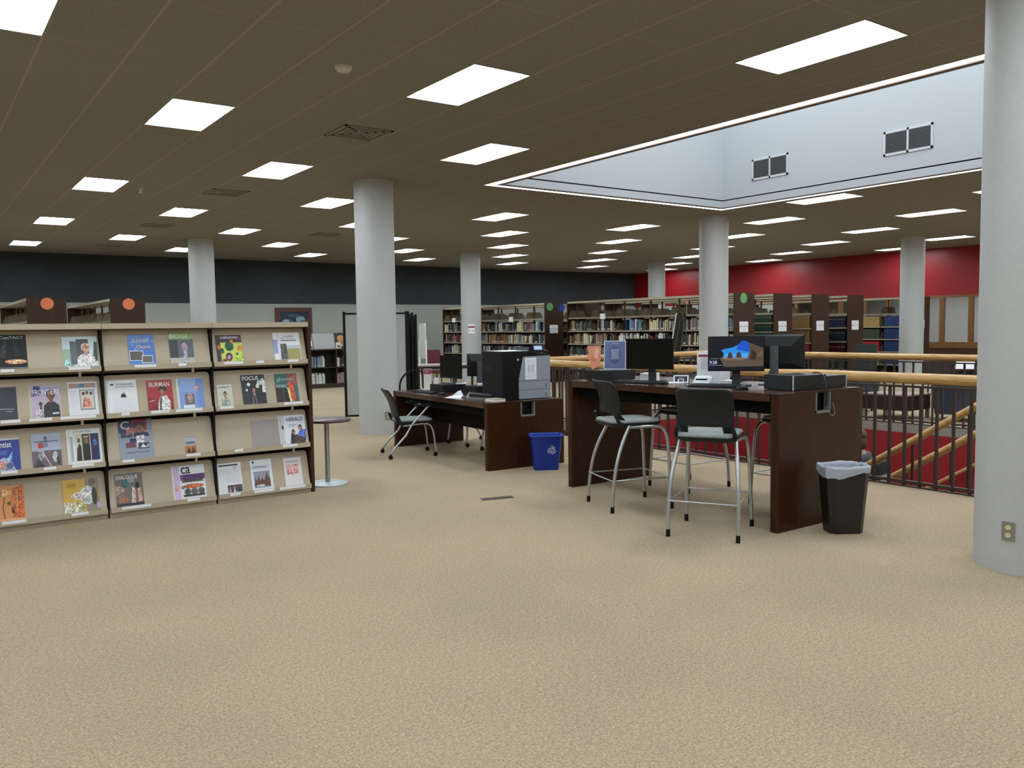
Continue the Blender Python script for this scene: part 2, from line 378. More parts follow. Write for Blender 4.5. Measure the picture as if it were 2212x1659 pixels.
for k, (x, y) in enumerate(((4.26, 8.84), (4.27, 13.7), (4.34, 18.58), (4.28, 23.31), (8.0, 18.5))):
    t = empty('ceiling_vent', vl[k], 'vent', (x, y, H), 0, 'ceiling air diffusers')
    b = MB()
    for s in range(4): 
        q = .29-s*.07
        for z in ((-q, q, -q, -q+.03), (-q, q, q-.03, q), (-q, -q+.03, -q, q), (q-.03, q, -q, q)): b.box(z[0], z[1], z[2], z[3], -.012+s*.002, 0, mat('#81796b', .6))
    b.build('vent_louvre', t)
# ------------------------------------------------------------------ magazine rack
BX = [-.49, .42, 1.33, 2.24, 3.15]; YL = 7.75; LZ = [1.29, .885, .48, .075]
TH = math.atan2(.09, .33); PS, PC = math.sin(TH), math.cos(TH)
rack = empty('magazine_rack', 'long beige steel periodicals rack with sloped display shelves and dark end panel', 'magazine rack', (0, 0, 0))
def rp(name, b): return b.build(name, rack)
for x0, x1 in ((3.15, 3.18), (-.53, -.5)):
    b = MB(); b.box(x0, x1, YL+.015, 8.14, 0, 1.655, M_PANEL); rp('end_panel', b)
b = MB(); b.box(-.5, 3.15, 8.1, 8.13, 0, 1.6, mat('#0c0a08', .8, 0, .2)); rp('back_panel', b)  # shade behind the display shelves is put into this near-black colour
for x0, x1 in zip(BX, BX[1:]):
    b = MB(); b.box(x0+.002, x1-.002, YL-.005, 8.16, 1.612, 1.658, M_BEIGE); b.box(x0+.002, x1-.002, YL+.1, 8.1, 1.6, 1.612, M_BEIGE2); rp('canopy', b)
    b = MB(); b.box(x0+.005, x1-.005, YL+.03, YL+.06, 0, LZ[3]-.01, M_BEIGE); rp('kick_plate', b)
    for r, z in enumerate(LZ):
        b = MB(); a, c = x0+.013, x1-.013
        L = .342; t = .008
        # sloped plate with rounded top corners, then the front lip
        M = face_matrix((0, YL+.022, z), (1, 0, 0), (0, PS, PC))
        pts = [(a, 0), (c, 0), (c, L-.03), (c-.008, L-.008), (c-.03, L), (a+.03, L), (a+.008, L-.008), (a, L-.03)]
        b.prism(pts, -t, 0, M_BEIGE, M=M)
        b.box(a, c, YL-.002, YL+.03, z-.03, z-.0, M_BEIGE); b.box(a, c, YL-.006, YL, z-.03, z+.014, M_BEIGE)
        rp('display_shelf', b)
        b = MB(); b.box(a, c, YL+.05, 8.1, z-.05, z-.035, M_BEIGE2 if r == 0 else mat('#1a1613', .7, 0, .2)); rp('storage_shelf', b)  # lower rows near-black: the shadow between display shelves is in their colour
        if r < 3:
            b = MB(); b.box(c-.17, c-.15, YL+.02, YL+.03, z-.07, z-.03, M_BEIGE); rp('hinge', b)
for x in BX[:-1]:
    b = MB(); b.box(x-.008, x+.008, YL+.03, 8.1, 0, 1.6, mat('#0f0c0a', .6, 0, .2)); rp('upright', b)  # blackened so the gaps between bays carry their shade in the colour
STR = {0: [(0.59, 0.684), (1.073, 1.235), (1.576, 1.752), (1.938, 2.004), (2.337, 2.51), (2.631, 2.706), (2.934, 3.04)],
1: [(0.572, 0.708), (0.77, 0.934), (0.994, 1.26), (1.456, 1.522), (1.694, 1.847), (1.902, 2.128), (2.284, 2.41), (2.887, 3.076)],
2: [(0.556, 0.67), (0.855, 0.945), (1.063, 1.226), (1.448, 1.544), (1.973, 2.097), (2.404, 2.481), (2.86, 3.007)],
3: [(0.545, 0.714), (1.04, 1.168), (1.428, 1.663), (1.969, 2.078), (2.351, 2.444), (2.574, 2.764), (2.818, 3.072)]}
for r, l in STR.items():
    for a, c in l:
        b = MB(); b.box(a, c, YL-.0085, YL-.0062, LZ[r]-.012, LZ[r]+.012, M_PAPER); b.build('label_strip', rack)
# ------------------------------------------------------------------ magazines on the rack
def magazine(row, x, w, h, label, base, items, texts=(), extra=None, tilt=0.0, name='magazine', cat='magazine'):
    z = LZ[row]; off = .0015; h *= .96
    M = face_matrix((x, YL+.022-off*PC+.002, z+.003), (1, 0, 0), (0, PS, PC))
    # local frame: x right, y up the slope, z out of the cover
    o = empty(name, label, cat, M=M, group='periodicals faced out on the display rack')
    th = .006
    b = MB(); b.prism([(0, 0), (w, 0), (w, h), (0, h)], 0, th, mat('#d9d6cf', .7)); b.build('pages', o)
    b = MB(); b.box(-.0005, w+.0008, 0, h+.0005, th, th+.0008, mat(base, .3)); b.build('cover', o)
    if extra:
        for k, (dx, c) in enumerate(extra):
            b = MB(); b.box(dx, w+dx*.2, .004, h+.004+k*.002, -.0006-.003*k, -.0001-.003*k, mat(c, .5)); b.build('issue_behind', o)
    S = lambda it: tuple([it[0]]+[[(px*w, py*h) for px, py in it[1]]]+([it[2]*w] if it[0] == 'l' else [])+[it[-1]]) if it[0] in 'pl' else ((it[0], it[1]*w, it[2]*h, it[3]*w, it[4]*h, it[5]) )
    if items: art(o, 'cover_art', [S(i) for i in items], th+.0011, rough=.35, ph=True)
    for s, tx, ty, tw, tht, c in texts: text_mesh(s, mat(c, .5), 'title', o, tx*w, ty*h, th+.0045, tw*w, tht*h if tht else None, bold=.01)
    return o
def lines(x0, x1, y0, y1, n, c='#8d9299', t=.008):
    out = []
    for k in range(n):
        y = y1-(y1-y0)*k/(max(n-1, 1)); e = x1-(.15*(x1-x0) if k % 4 == 3 else 0); out.append(('r', x0, y-t/2, e, y+t/2, c))
    return out
def figure(cx, y0, h, skin, hair, cloth, s=1.0):
    """a printed half-length figure: shoulders, neck, head, hair"""
    r = h*.17*s
    return [('p', [(cx-.26*s, y0), (cx+.26*s, y0), (cx+.24*s, y0+h*.42), (cx+.1*s, y0+h*.56), (cx-.1*s, y0+h*.56), (cx-.24*s, y0+h*.42)], cloth),
            ('e', cx, y0+h*.84, r*.95, r*1.0, hair), ('r', cx-.05*s, y0+h*.5, cx+.05*s, y0+h*.66, skin), ('e', cx, y0+h*.78, r*.72, r*.95, skin)]
magazine(0, .573, .21, .30, 'black magazine with a glowing orange shape, leftmost on the top display shelf', '#101214',
  [('p', [(.1, .35), (.25, .9), (.35, .9), (.3, .35)], '#2d3438'), ('p', [(.6, .4), (.55, .85), (.7, .8), (.75, .4)], '#20272a'), ('e', .62, .23, .36, .07, '#e09a6a'), ('e', .62, .25, .28, .035, '#f3c59c'), ('r', .0, .05, 1, .065, '#9aa4aa')], [('ConTACT', .12, .88, .8, .08, '#c8d0d4')])
magazine(0, 1.039, .262, .275, 'magazine showing a man in a white robe and cap, top display shelf', '#c9d6de',
  [('r', 0, 0, .3, .6, '#93b59a'), ('r', .22, .1, .55, .85, '#5c6468'), ('r', .4, .2, .75, .92, '#4c5256'), ('p', [(.85, .2), (.92, .85), (1, .8), (1, .2)], '#3b4044'), ('e', .12, .12, .08, .15, '#a8cfe8')]+figure(.66, 0, .78, '#b78f7e', '#d9b3ac', '#e4e6da', 1.05))
magazine(0, 1.545, .212, .285, 'blue GLEANER magazine with two small photos, top display shelf', '#1f63bd',
  [('p', [(0, .95), (.35, .5), (.3, .42), (0, .8)], '#3f83d2'), ('p', [(1, .7), (.7, .85), (.75, .95), (1, .8)], '#4d8fda'), ('r', 0, .0, 1, .12, '#4b86c8'), ('r', .02, .15, .55, .48, '#e9eef2'), ('r', .04, .17, .53, .46, '#4c473a'), ('r', .48, .07, .9, .32, '#e9eef2'), ('r', .5, .09, .88, .3, '#5d5c52')],
  [('GLEANER', .12, .74, .68, .12, '#cfe0ef'), ('Church', .3, .55, .55, .1, '#f0c9bd')])
magazine(0, 1.882, .205, .30, 'magazine with a green title band and a grey-haired head, second bay, top display shelf', '#777a7c',
  [('r', 0, .78, 1, 1, '#8fb06a'), ('r', 0, .2, .35, .78, '#2d3130'), ('r', .35, .2, 1, .78, '#5b5f68'), ('r', 0, 0, 1, .2, '#b9b7ac'), ('p', [(.52, .0), (.7, 0), (.72, .45), (.56, .45)], '#aaa6b6'), ('e', .62, .55, .12, .13, '#a78f9c')], [('BOGI', .04, .82, .72, .13, '#e4ecd8')], extra=[(.03, '#c9d3e2')])
magazine(0, 2.288, .235, .27, 'columns magazine with lime ground and round purple and green shapes, top display shelf', '#c8d765',
  [('r', 0, 0, .16, 1, '#3f3038'), ('p', [(.16, .72), (1, .72), (1, 1), (.16, 1)], '#46303c'), ('e', .5, .58, .17, .17, '#24573a'), ('e', .46, .2, .13, .15, '#51274a'), ('e', .45, .19, .07, .08, '#b58ab0'), ('e', .85, .84, .12, .12, '#5c3358'), ('e', .6, .78, .07, .07, '#c9763c'), ('e', .9, .5, .1, .1, '#d9813d'), ('e', .2, .42, .09, .1, '#33623f'), ('e', .78, .3, .04, .05, '#27482f'), ('e', .28, .08, .1, .06, '#a8542f'), ('e', .1, .55, .07, .08, '#b46a34'), ('p', [(.68, .02), (1, .02), (1, .3), (.7, .14)], '#b3cf55')], [('columns', .18, .86, .68, .11, '#f0f0f0')])
magazine(0, 2.823, .262, .285, 'white journal with a hilltop field photo, right end of the top display shelf', '#e6e8ee',
  [('r', .0, .25, .16, .75, '#8fa4c8'), ('r', .24, .04, .98, .55, '#b9c3cc'), ('r', .44, .04, .98, .42, '#a39b62'), ('p', [(.24, .04), (.5, .04), (.48, .6), (.26, .6)], '#5a5c58'), ('r', .28, .7, .88, .725, '#333a40'), ('l', [(.2, .02), (.2, .98)], .01, '#b9c0c6')], [('Health', .38, .83, .4, .07, '#97a7b4'), ('Ministry', .3, .75, .5, .06, '#97a7b4')])
magazine(1, .537, .158, .285, 'plain charcoal booklet at the left end of the second display shelf', '#2c3038', [('l', [(0, .36), (.85, .34)], .03, '#aab0b6'), ('r', .5, .26, .8, .285, '#7d848c')], name='booklet', cat='booklet')
magazine(1, .799, .212, .285, 'FRONTIERS magazine with two people on its cover, second display shelf', '#b9adc2',
  [('r', 0, .7, 1, 1, '#a9a4c4'), ('p', [(0, .68), (.35, .72), (.3, .98), (.1, 1)], '#4a3a8a')]+figure(.3, .02, .5, '#5a3f3a', '#2a2326', '#d7c5cf', .75)+figure(.66, .02, .85, '#6e4a38', '#2a1d1a', '#2e3036', 1.1)+[('r', .68, .12, .9, .16, '#e8e8ea')], [('FRONTIERS', .05, .72, .9, .16, '#eeeaf4')], extra=[(-.015, '#c8c4a8')])
magazine(1, 1.066, .222, .30, 'white newspaper with an orange group photo, second display shelf, left bay', '#dde1e4',
  [('r', .04, .83, .96, .97, '#a98c80'), ('e', .46, .9, .12, .06, '#5d86a0'), ('r', .38, .17, .9, .78, '#8f979c'), ('r', .42, .22, .86, .74, '#cfcabd'), ('p', [(.46, .25), (.8, .25), (.72, .5), (.52, .55)], '#de8c78'), ('e', .52, .66, .05, .05, '#4b3b33'), ('e', .64, .68, .05, .05, '#5d463a'), ('e', .78, .66, .05, .05, '#5a4a40')]+lines(.06, .32, .3, .74, 8, '#b3bac0'), extra=[(.012, '#cfd3d6')], name='newspaper', cat='newspaper')
magazine(1, 1.372, .228, .30, 'white bulletin with a small black portrait, second display shelf, second bay', '#e3e5e8',
  [('r', .24, .8, .92, .815, '#30363c'), ('p', [(.42, .48), (.62, .48), (.6, .56), (.56, .64), (.5, .64), (.44, .56)], '#14161a'), ('e', .52, .62, .035, .04, '#caa79a'), ('e', .15, .88, .06, .03, '#3a4046')]+lines(.16, .9, .06, .44, 9, '#ccd0d6')+lines(.16, .9, .7, .76, 2, '#ccd0d6'), [('The Communicator', .28, .86, .6, .06, '#7b838c')], extra=[(-.014, '#e6e8ea'), (-.024, '#d4d7da')], name='bulletin', cat='bulletin')
magazine(1, 1.682, .212, .29, 'red BURMAN magazine with a woman in a white jacket, second display shelf', '#a8232b',
  [('p', [(0, 0), (1, 0), (1, .3), (0, .45)], '#8c1c22')]+[('p', [(.38, 0), (.86, 0), (.88, .3), (.74, .5), (.5, .46), (.4, .25)], '#dfe0e0'), ('p', [(.42, 0), (.5, 0), (.56, .42), (.5, .44)], '#4f4a4c'), ('e', .6, .7, .16, .1, '#2a1a18'), ('e', .58, .6, .08, .1, '#9b6a52'), ('p', [(.05, .3), (.3, .34), (.3, .36), (.05, .33)], '#c7a6a2')], [('BURMAN', .1, .78, .8, .15, '#eae4e2')])
magazine(1, 1.952, .21, .29, 'light blue magazine with a photo inset, right of the red BURMAN issue', '#7f9bd6',
  [('r', 0, .5, .7, 1, '#86a6dc'), ('r', .7, 0, 1, 1, '#6f8ccc'), ('e', .72, .68, .09, .1, '#c09a92'), ('r', .2, .14, .6, .5, '#6b6470'), ('e', .42, .36, .12, .14, '#b08c80'), ('r', .12, 0, .58, .14, '#dfe5ee'), ('l', [(.1, .55), (.65, .53)], .02, '#5b76b4')], [('Ministry', .1, .76, .55, .16, '#b4cbf0')], extra=[(-.02, '#d6dfdc')])
magazine(1, 2.28, .138, .215, 'small cream leaflet with a man in a pale shirt, second display shelf', '#c4c4b4', figure(.52, .02, .66, '#96785f', '#453a30', '#9fae98', 1.1)+[('r', .06, .9, .94, .97, '#e6e6de')], [('TESTIMONY', .14, .86, .7, .07, '#6c7268')], name='leaflet', cat='leaflet')
magazine(1, 2.509, .222, .30, 'black FOCUS magazine with a man in a graduation gown, second display shelf', '#15171a',
  [('e', .3, .68, .07, .06, '#dde3ea'), ('p', [(.62, .6), (1, .7), (.95, .88), (.68, .78)], '#c8d4e0'), ('e', .68, .62, .08, .07, '#d8d7b4'), ('p', [(.86, .4), (1, .4), (1, .78), (.9, .9)], '#dfe6ec'), ('e', .2, .5, .05, .05, '#cdd4da'), ('r', 0, 0, .28, .4, '#23262c'), ('r', .76, 0, 1, .4, '#1c1f24')]+figure(.5, 0, .6, '#a87f66', '#2b2320', '#26282e', .9)+[('l', [(.42, .0), (.44, .28)], .015, '#a7a7ad'), ('l', [(.56, 0), (.54, .28)], .015, '#a7a7ad')], [('FOCUS', .06, .82, .68, .13, '#f2f2f2')])
magazine(1, 2.83, .22, .295, 'teal and red gleaner magazine with coloured spines, right end of second display shelf', '#3a6465',
  [('p', [(.6, 1), (1, 1), (1, .6), (.5, .6)], '#a8534f'), ('p', [(.0, 0), (.32, 0), (.32, .5), (0, .56)], '#3b1c20'), ('p', [(.34, 0), (.6, 0), (.58, .46), (.36, .52)], '#15191a'), ('p', [(.6, 0), (.76, 0), (.7, .5), (.5, .52)], '#e6d48e'), ('p', [(.68, 0), (.86, .1), (.8, .66), (.6, .64)], '#d2562e'), ('r', .04, .55, .5, .57, '#bfd0d0'), ('r', .04, .6, .45, .62, '#bfd0d0')], [('gleaner', .08, .72, .84, .17, '#8fc0b4')], extra=[(.01, '#2e3a3c')])
magazine(2, .533, .165, .28, 'royal blue magazine ending in -entist, left end of the third display shelf', '#1f3290',
  [('r', 0, .94, 1, 1, '#c9cdd2'), ('p', [(0, 0), (.8, 0), (.6, .35), (.3, .42), (0, .3)], '#9fb0c4'), ('p', [(.45, .38), (.7, .6), (.65, .35)], '#6fb6cf'), ('e', .2, .2, .2, .12, '#c98a80'), ('e', .55, .16, .14, .1, '#4a5a80'), ('r', 0, .5, .45, .62, '#4a5cae')], [('entist', .04, .72, .62, .16, '#eef2fa')])
magazine(2, .783, .212, .295, 'pale grey magazine with a red square and white ladder line, third display shelf', '#a3a9bd',
  [('r', 0, .5, 1, 1, '#a9b2c8'), ('r', 0, .0, 1, .5, '#6b5a62'), ('p', [(.2, .1), (.45, .35), (.4, .5), (.2, .5)], '#8a8f90'), ('r', .22, .58, .4, .74, '#b53a3c'), ('r', .38, .6, .55, .8, '#7d8ba0'), ('e', .48, .86, .05, .06, '#4b5568'), ('l', [(.34, .5), (.62, .04)], .025, '#d6d6dc'), ('e', .78, .3, .1, .16, '#c4bfc8'), ('e', .88, .2, .06, .14, '#3f3f48'), ('p', [(.05, .0), (.2, .3), (.35, .1), (.5, 0)], '#3b3a40'), ('l', [(.1, .77), (.9, .77)], .03, '#54607c')])
magazine(2, 1.061, .238, .31, 'JOURNAL magazine with three tall portrait strips, third display shelf', '#e1e3e0',
  [('r', .17, .1, .38, .86, '#cfccb8'), ('r', .39, .1, .64, .86, '#4a4234'), ('r', .66, .1, .93, .86, '#27315c'), ('p', [(.19, .1), (.36, .1), (.36, .5), (.3, .6), (.22, .45)], '#33302a'), ('e', .29, .68, .05, .07, '#5d5347'), ('p', [(.42, .1), (.62, .1), (.62, .55), (.42, .55)], '#1e1b16'), ('e', .52, .68, .06, .09, '#8b6b4f'), ('r', .45, .76, .6, .8, '#cdbf9a'), ('e', .8, .6, .07, .09, '#5a6ea8'), ('p', [(.7, .1), (.9, .1), (.88, .45), (.72, .45)], '#1c2450'), ('r', .02, .1, .1, .8, '#9fb0bc')], [('JOURNAL', .12, .89, .6, .07, '#8d9598')], extra=[(-.02, '#dfe2e2')])
magazine(2, 1.443, .272, .365, 'tall grey magazine with big letter C and a grinning face, third display shelf', '#8f97a6',
  [('r', 0, .68, .5, 1, '#272b57'), ('r', .4, .72, .85, 1, '#8d2b34'), ('r', .85, .7, 1, 1, '#7c8694'), ('r', .05, .55, .4, .68, '#3e4656'), ('p', [(.2, .6), (.45, .68), (.5, .8), (.22, .78)], '#a5655a'), ('e', .62, .84, .2, .1, '#3a2320'), ('e', .62, .7, .15, .15, '#8a5a48'), ('e', .63, .65, .06, .02, '#e8e0d8'), ('p', [(.42, .56), (.9, .56), (.85, .66), (.45, .66)], '#272b44'), ('p', [(.5, .3), (.72, .36), (.75, .6), (.5, .58)], '#c9ced8'), ('r', .18, .3, .46, .42, '#6a3d48'), ('r', .3, .42, .5, .52, '#27304a'), ('r', .55, .26, .86, .4, '#2b3252'), ('p', [(.6, .28), (.68, .38), (.78, .28), (.84, .38), (.84, .28)], '#d8dde6')], [('C', .06, .76, .26, .2, '#cfd4e0'), ("Today's Pastor, Now", .18, .15, .7, .05, '#4d5563')])
magazine(2, 1.977, .098, .16, 'small paperback booklet with an orange lower half, third display shelf', '#a9aeb6', [('r', 0, 0, 1, .5, '#b06c2c'), ('p', [(.1, .1), (.3, .45), (.5, .12), (.7, .45), (.9, .1), (.5, 0)], '#4a2c18'), ('r', .1, .6, .9, .74, '#5e6470')], extra=[(.01, '#4c4238')], name='booklet', cat='booklet')
magazine(2, 2.876, .24, .295, 'HERALD magazine with a man and woman at a table, third display shelf', '#dadde4',
  [('r', 0, 0, .13, 1, '#c3c8d0'), ('e', .06, .6, .04, .08, '#20242a'), ('p', [(.35, .02), (.95, .02), (1, .3), (.55, .34), (.4, .2)], '#4a3a34'), ('p', [(.3, .0), (.5, 0), (.55, .3), (.38, .4)], '#2c2b34'), ('e', .47, .42, .07, .1, '#4d342e'), ('e', .48, .4, .04, .05, '#a9806e'), ('p', [(.62, .3), (.95, .2), (1, .48), (.78, .52)], '#4f6cc0'), ('e', .77, .58, .08, .09, '#5b463e'), ('e', .75, .54, .06, .07, '#9b7462'), ('r', .3, .62, .6, .635, '#7b8496'), ('r', .3, .67, .62, .685, '#7b8496')], [('HERALD', .24, .8, .68, .13, '#2c3c66')], extra=[(-.02, '#c8ccd2')])
b_ = magazine(2, 2.59, .256, .27, 'blank lavender grey sheet standing on the third display shelf', '#958f8c', [], name='paper_sheet', cat='sheet')
magazine(3, .497, .213, .30, 'orange magazine with dark tree branches, left end of the bottom display shelf', '#cf8a4c',
  [('p', [(.6, 0), (1, 0), (1, 1), (.65, .9)], '#c0642c'), ('l', [(.35, 0), (.3, .4), (.4, .8)], .03, '#4f3520'), ('l', [(.7, .2), (.55, .5), (.62, .7)], .02, '#5b3a20'), ('l', [(.75, .3), (.8, .8)], .03, '#e0a25e'), ('e', .62, .3, .05, .09, '#4f2f18'), ('e', .3, .8, .3, .1, '#dca76a'), ('e', .5, .5, .06, .05, '#6b4524'), ('r', 0, 0, 1, .08, '#dfa274')])
magazine(3, .993, .272, .295, 'yellow magazine with a white rat on its cover, bottom display shelf', '#cda53c',
  [('r', .62, 0, 1, 1, '#8f8578'), ('p', [(.0, 0), (.62, 0), (.5, .3), (0, .35)], '#c9c2a0'), ('e', .66, .5, .2, .28, '#d2d0cc'), ('e', .42, .5, .2, .11, '#cbc8c4'), ('p', [(.2, .46), (.36, .42), (.4, .58), (.3, .6)], '#c2bcb6'), ('e', .37, .53, .015, .02, '#1c1a1a'), ('e', .86, .45, .08, .26, '#3a3230'), ('p', [(.5, .3), (.78, .26), (.8, .4), (.55, .42)], '#b5b2ae'), ('e', .82, .88, .1, .12, '#6f5f54'), ('e', .1, .12, .1, .08, '#e0dcc8'), ('e', .3, .1, .1, .1, '#d9d6b8'), ('e', .5, .12, .08, .07, '#8f9468'), ('r', .92, .08, 1, .25, '#a9b4d6'), ('r', .94, .4, 1, .6, '#b98c3c')], [('AWI', .13, .76, .22, .12, '#9a7a22')])
magazine(3, 1.394, .22, .30, 'grey-brown DIALOGUE magazine, bottom display shelf, left of the ca issue', '#6b625f',
  [('p', [(.25, .55), (.5, .6), (.48, .82), (.25, .8)], '#2d5f5c'), ('p', [(.0, .35), (.35, .45), (.3, .6), (0, .65)], '#a68c7c'), ('p', [(.1, .1), (.4, .15), (.35, .35), (.08, .38)], '#8a6a58'), ('p', [(.55, .1), (.7, .1), (.72, .5), (.6, .6)], '#cdb4a6'), ('p', [(.8, .1), (.95, .15), (.9, .55), (.8, .5)], '#c09680'), ('e', .8, .62, .08, .1, '#15161a'), ('r', 0, 0, 1, .1, '#2b2b30'), ('r', .45, .72, .7, .86, '#8d949a'), ('e', .3, .2, .12, .05, '#b8683c')], [('DIALOGUE', .05, .83, .78, .11, '#e2dcda')])
magazine(3, 1.878, .268, .315, 'white magazine with big ca title and purple band, bottom display shelf', '#dfe0e6',
  [('r', 0, 0, .18, 1, '#c8b2d6'), ('r', .2, .56, 1, .74, '#6b3a80'), ('r', .2, .1, 1, .56, '#dcdce2'), ('p', [(.22, .5), (.95, .5), (.9, .58), (.3, .58)], '#4d4446'), ('e', .6, .38, .34, .07, '#b9683a'), ('r', .55, .34, .8, .42, '#c8793e'), ('e', .26, .36, .06, .05, '#49705a'), ('e', .4, .22, .11, .1, '#54504e'), ('e', .62, .22, .11, .1, '#625c5a'), ('e', .84, .22, .11, .1, '#54504e'), ('r', .25, .08, .95, .14, '#3b3738'), ('e', .06, .35, .05, .08, '#d98f7c')], [('ca', .24, .76, .3, .2, '#16181c'), ('ZONE', .3, .58, .62, .14, '#3a1c50')], extra=[(-.015, '#d9dbe0')])
magazine(3, 2.262, .218, .30, 'white newsletter with black header bar, right bay of the bottom display shelf', '#dde0e2',
  [('r', .06, .9, .88, .95, '#2a2d30'), ('e', .74, .84, .08, .06, '#b4b9be'), ('r', .36, .04, .98, .28, '#55484a'), ('p', [(.42, .05), (.5, .05), (.48, .24)], '#c99a94'), ('p', [(.6, .05), (.68, .05), (.65, .26)], '#d8d4d2'), ('p', [(.8, .05), (.9, .05), (.86, .24)], '#2b2326'), ('r', .3, .36, .94, .6, '#cfd4d9')]+lines(.08, .28, .1, .8, 12, '#b9bec4')+lines(.32, .92, .64, .78, 4, '#c3c8cd'), extra=[(.012, '#d2d5d8')], name='newsletter', cat='newsletter')
magazine(3, 2.566, .205, .30, 'white magazine with a photo of brown city towers, bottom display shelf', '#dadee4',
  [('r', .12, .08, .88, .62, '#8d93a4'), ('p', [(.12, .2), (.2, .45), (.26, .3), (.34, .5), (.4, .3), (.5, .42), (.58, .3), (.66, .44), (.74, .6), (.8, .4), (.88, .35), (.88, .12), (.12, .12)], '#69412f'), ('e', .4, .14, .2, .05, '#c6cfb0'), ('r', .12, .08, .88, .12, '#7f93b8'), ('e', .15, .93, .05, .04, '#2f3f66')], [('HAPPINESS T', .12, .72, .74, .08, '#6e8cba')], extra=[(.012, '#cdd2d8')])
magazine(3, 2.889, .176, .285, 'white magazine with a faded red blotch, last on the bottom display shelf', '#dcd7d8',
  [('p', [(.14, .4), (.3, .44), (.5, .38), (.6, .44), (.8, .42), (.84, .78), (.14, .76)], '#d79a98'), ('r', .2, .6, .8, .72, '#e0b4b2')], [('LEADERSHIP', .1, .84, .75, .07, '#9aa0a6')], extra=[(.012, '#cfcfd2')])
# ------------------------------------------------------------------ small round table beside the rack
t = empty('round_side_table', 'small round brown-topped table on a steel pedestal beside the magazine rack', 'table', (3.45, 8.08, 0))
b = MB(); b.lathe([(.01, .645), (.235, .645), (.25, .652), (.25, .665), (.242, .672), (.01, .672)], mat('#4c3232', .35), n=40); b.build('tabletop', t)
b = MB(); b.lathe([(.026, .015), (.026, .645)], M_SILVER, n=20); b.build('pedestal', t)
b = MB(); b.lathe([(.205, 0), (.21, .006), (.2, .014), (.05, .022), (.01, .022)], mat('#b7c0c0', .4, .3), n=40); b.build('base_plate', t)
o = MB().box(4.22, 4.52, 6.31, 6.39, .0, .006, mat('#4a3b3c', .5), rz=R(-14)).build('floor_box_cover'); tag(o, 'thin dark metal outlet cover set in the open carpet', 'floor plate')
# outlets on columns
def outlet(loc, ang, label, beige):
    t = empty('power_outlet', label, 'outlet', loc, ang)
    b = MB(); b.box(-.036, .036, -.006, 0, -.058, .058, mat('#8f8a80', .35, .4)); b.build('cover_plate', t)
    for z in (.024, -.024):
        b = MB(); M = face_matrix((0, -.0062, z), (1, 0, 0), (0, 0, 1)); b.prism([(.017*math.cos(2*PI*k/16), .0145*math.sin(2*PI*k/16)) for k in range(16)], 0, .002, mat(beige, .4), M=M)
        for sx in (-.006, .006): b.box(sx-.001, sx+.001, -.0088, -.0082, z-.004, z+.006, M_BLACK)
        b.build('socket', t)
def oncol(cx, cyy, ang): return (cx+.297*math.cos(ang), cyy+.297*math.sin(ang))
a = R(184.7); p = oncol(5.8, 2.42, a); outlet((p[0], p[1], .27), a+PI/2, 'steel outlet plate with cream sockets low on the big right column', '#d8d0a0')
a = R(-91); p = oncol(5.81, 11.6, a); outlet((p[0], p[1], .287), a+PI/2, 'small outlet plate low on the middle column beside the low desk', '#c4c4b8')
# ------------------------------------------------------------------ desks
def desk(name, label, x0, x1, y0, y1, zt, th=.06, rz=0):
    t = empty(name, label, 'desk', ((x0+x1)/2, (y0+y1)/2, 0), rz); w, l = (x1-x0)/2, (y1-y0)/2
    b = MB(); b.box(-w, w, -l+.0755, l-.0755, zt-th, zt, M_WOODT); b.build('desktop', t)
    for s in (-1, 1):
        ya, yb = (-l, -l+.075) if s < 0 else (l-.075, l)
        b = MB()
        # end panel, with a square cable hole near its top right corner (near panel)
        if s < 0:
            hx0, hx1, hz0, hz1 = -.08, .11, zt-.17, zt-.045
            b.prism(rrect(-w, hx0, ya, yb, .018, 3), 0, zt, M_WOOD); b.prism(rrect(hx1, w, ya, yb, .018, 3), 0, zt, M_WOOD)
            b.box(hx0-.02, hx1+.02, ya+.0005, yb-.0005, 0, hz0, M_WOOD); b.box(hx0-.02, hx1+.02, ya, yb, hz1+.03, zt-.0005, M_WOOD)
            b.box(hx0, hx1, yb-.01, yb-.002, hz0, hz1+.04, M_BLACK)
            b.build('end_panel', t)
            b = MB(); g = mat('#8e9290', .4, .5)
            b.box(hx0, hx1, ya-.004, ya+.05, hz0-.005, hz0+.012, g); b.box(hx0, hx0+.012, ya-.004, ya+.05, hz0, hz1+.03, g); b.box(hx1-.012, hx1, ya-.004, ya+.05, hz0, hz1+.03, g)
            b.build('cable_port', t)
        else: b.prism(rrect(-w, w, ya, yb, .018, 3), 0, zt, M_WOOD); b.build('end_panel', t)
    b = MB(); b.box(-.02, .02, -l+.07, l-.07, zt-.42 if zt < .9 else zt-.22, zt-th, mat('#140a06', .7, 0, .2)); b.build('modesty_panel', t)
    b = MB(); b.box(-w+.1, w-.1, -l+.07, l-.07, zt-.16, zt-th, mat('#050404', .8, 0, .15)); b.build('cable_tray', t)
    return t
D1 = .752; D2 = 1.052
desk('computer_desk', 'low dark wooden computer desk carrying the printer, blue recycling bin at its end', 5.725-.52, 5.725+.52, 8.836-1.25, 8.836+1.25, D1, rz=R(-3.5))
desk('standing_desk', 'tall dark wooden standing-height desk with computers, nearest the stair railing', 5.25, 6.34, 3.915, 6.39, D2)
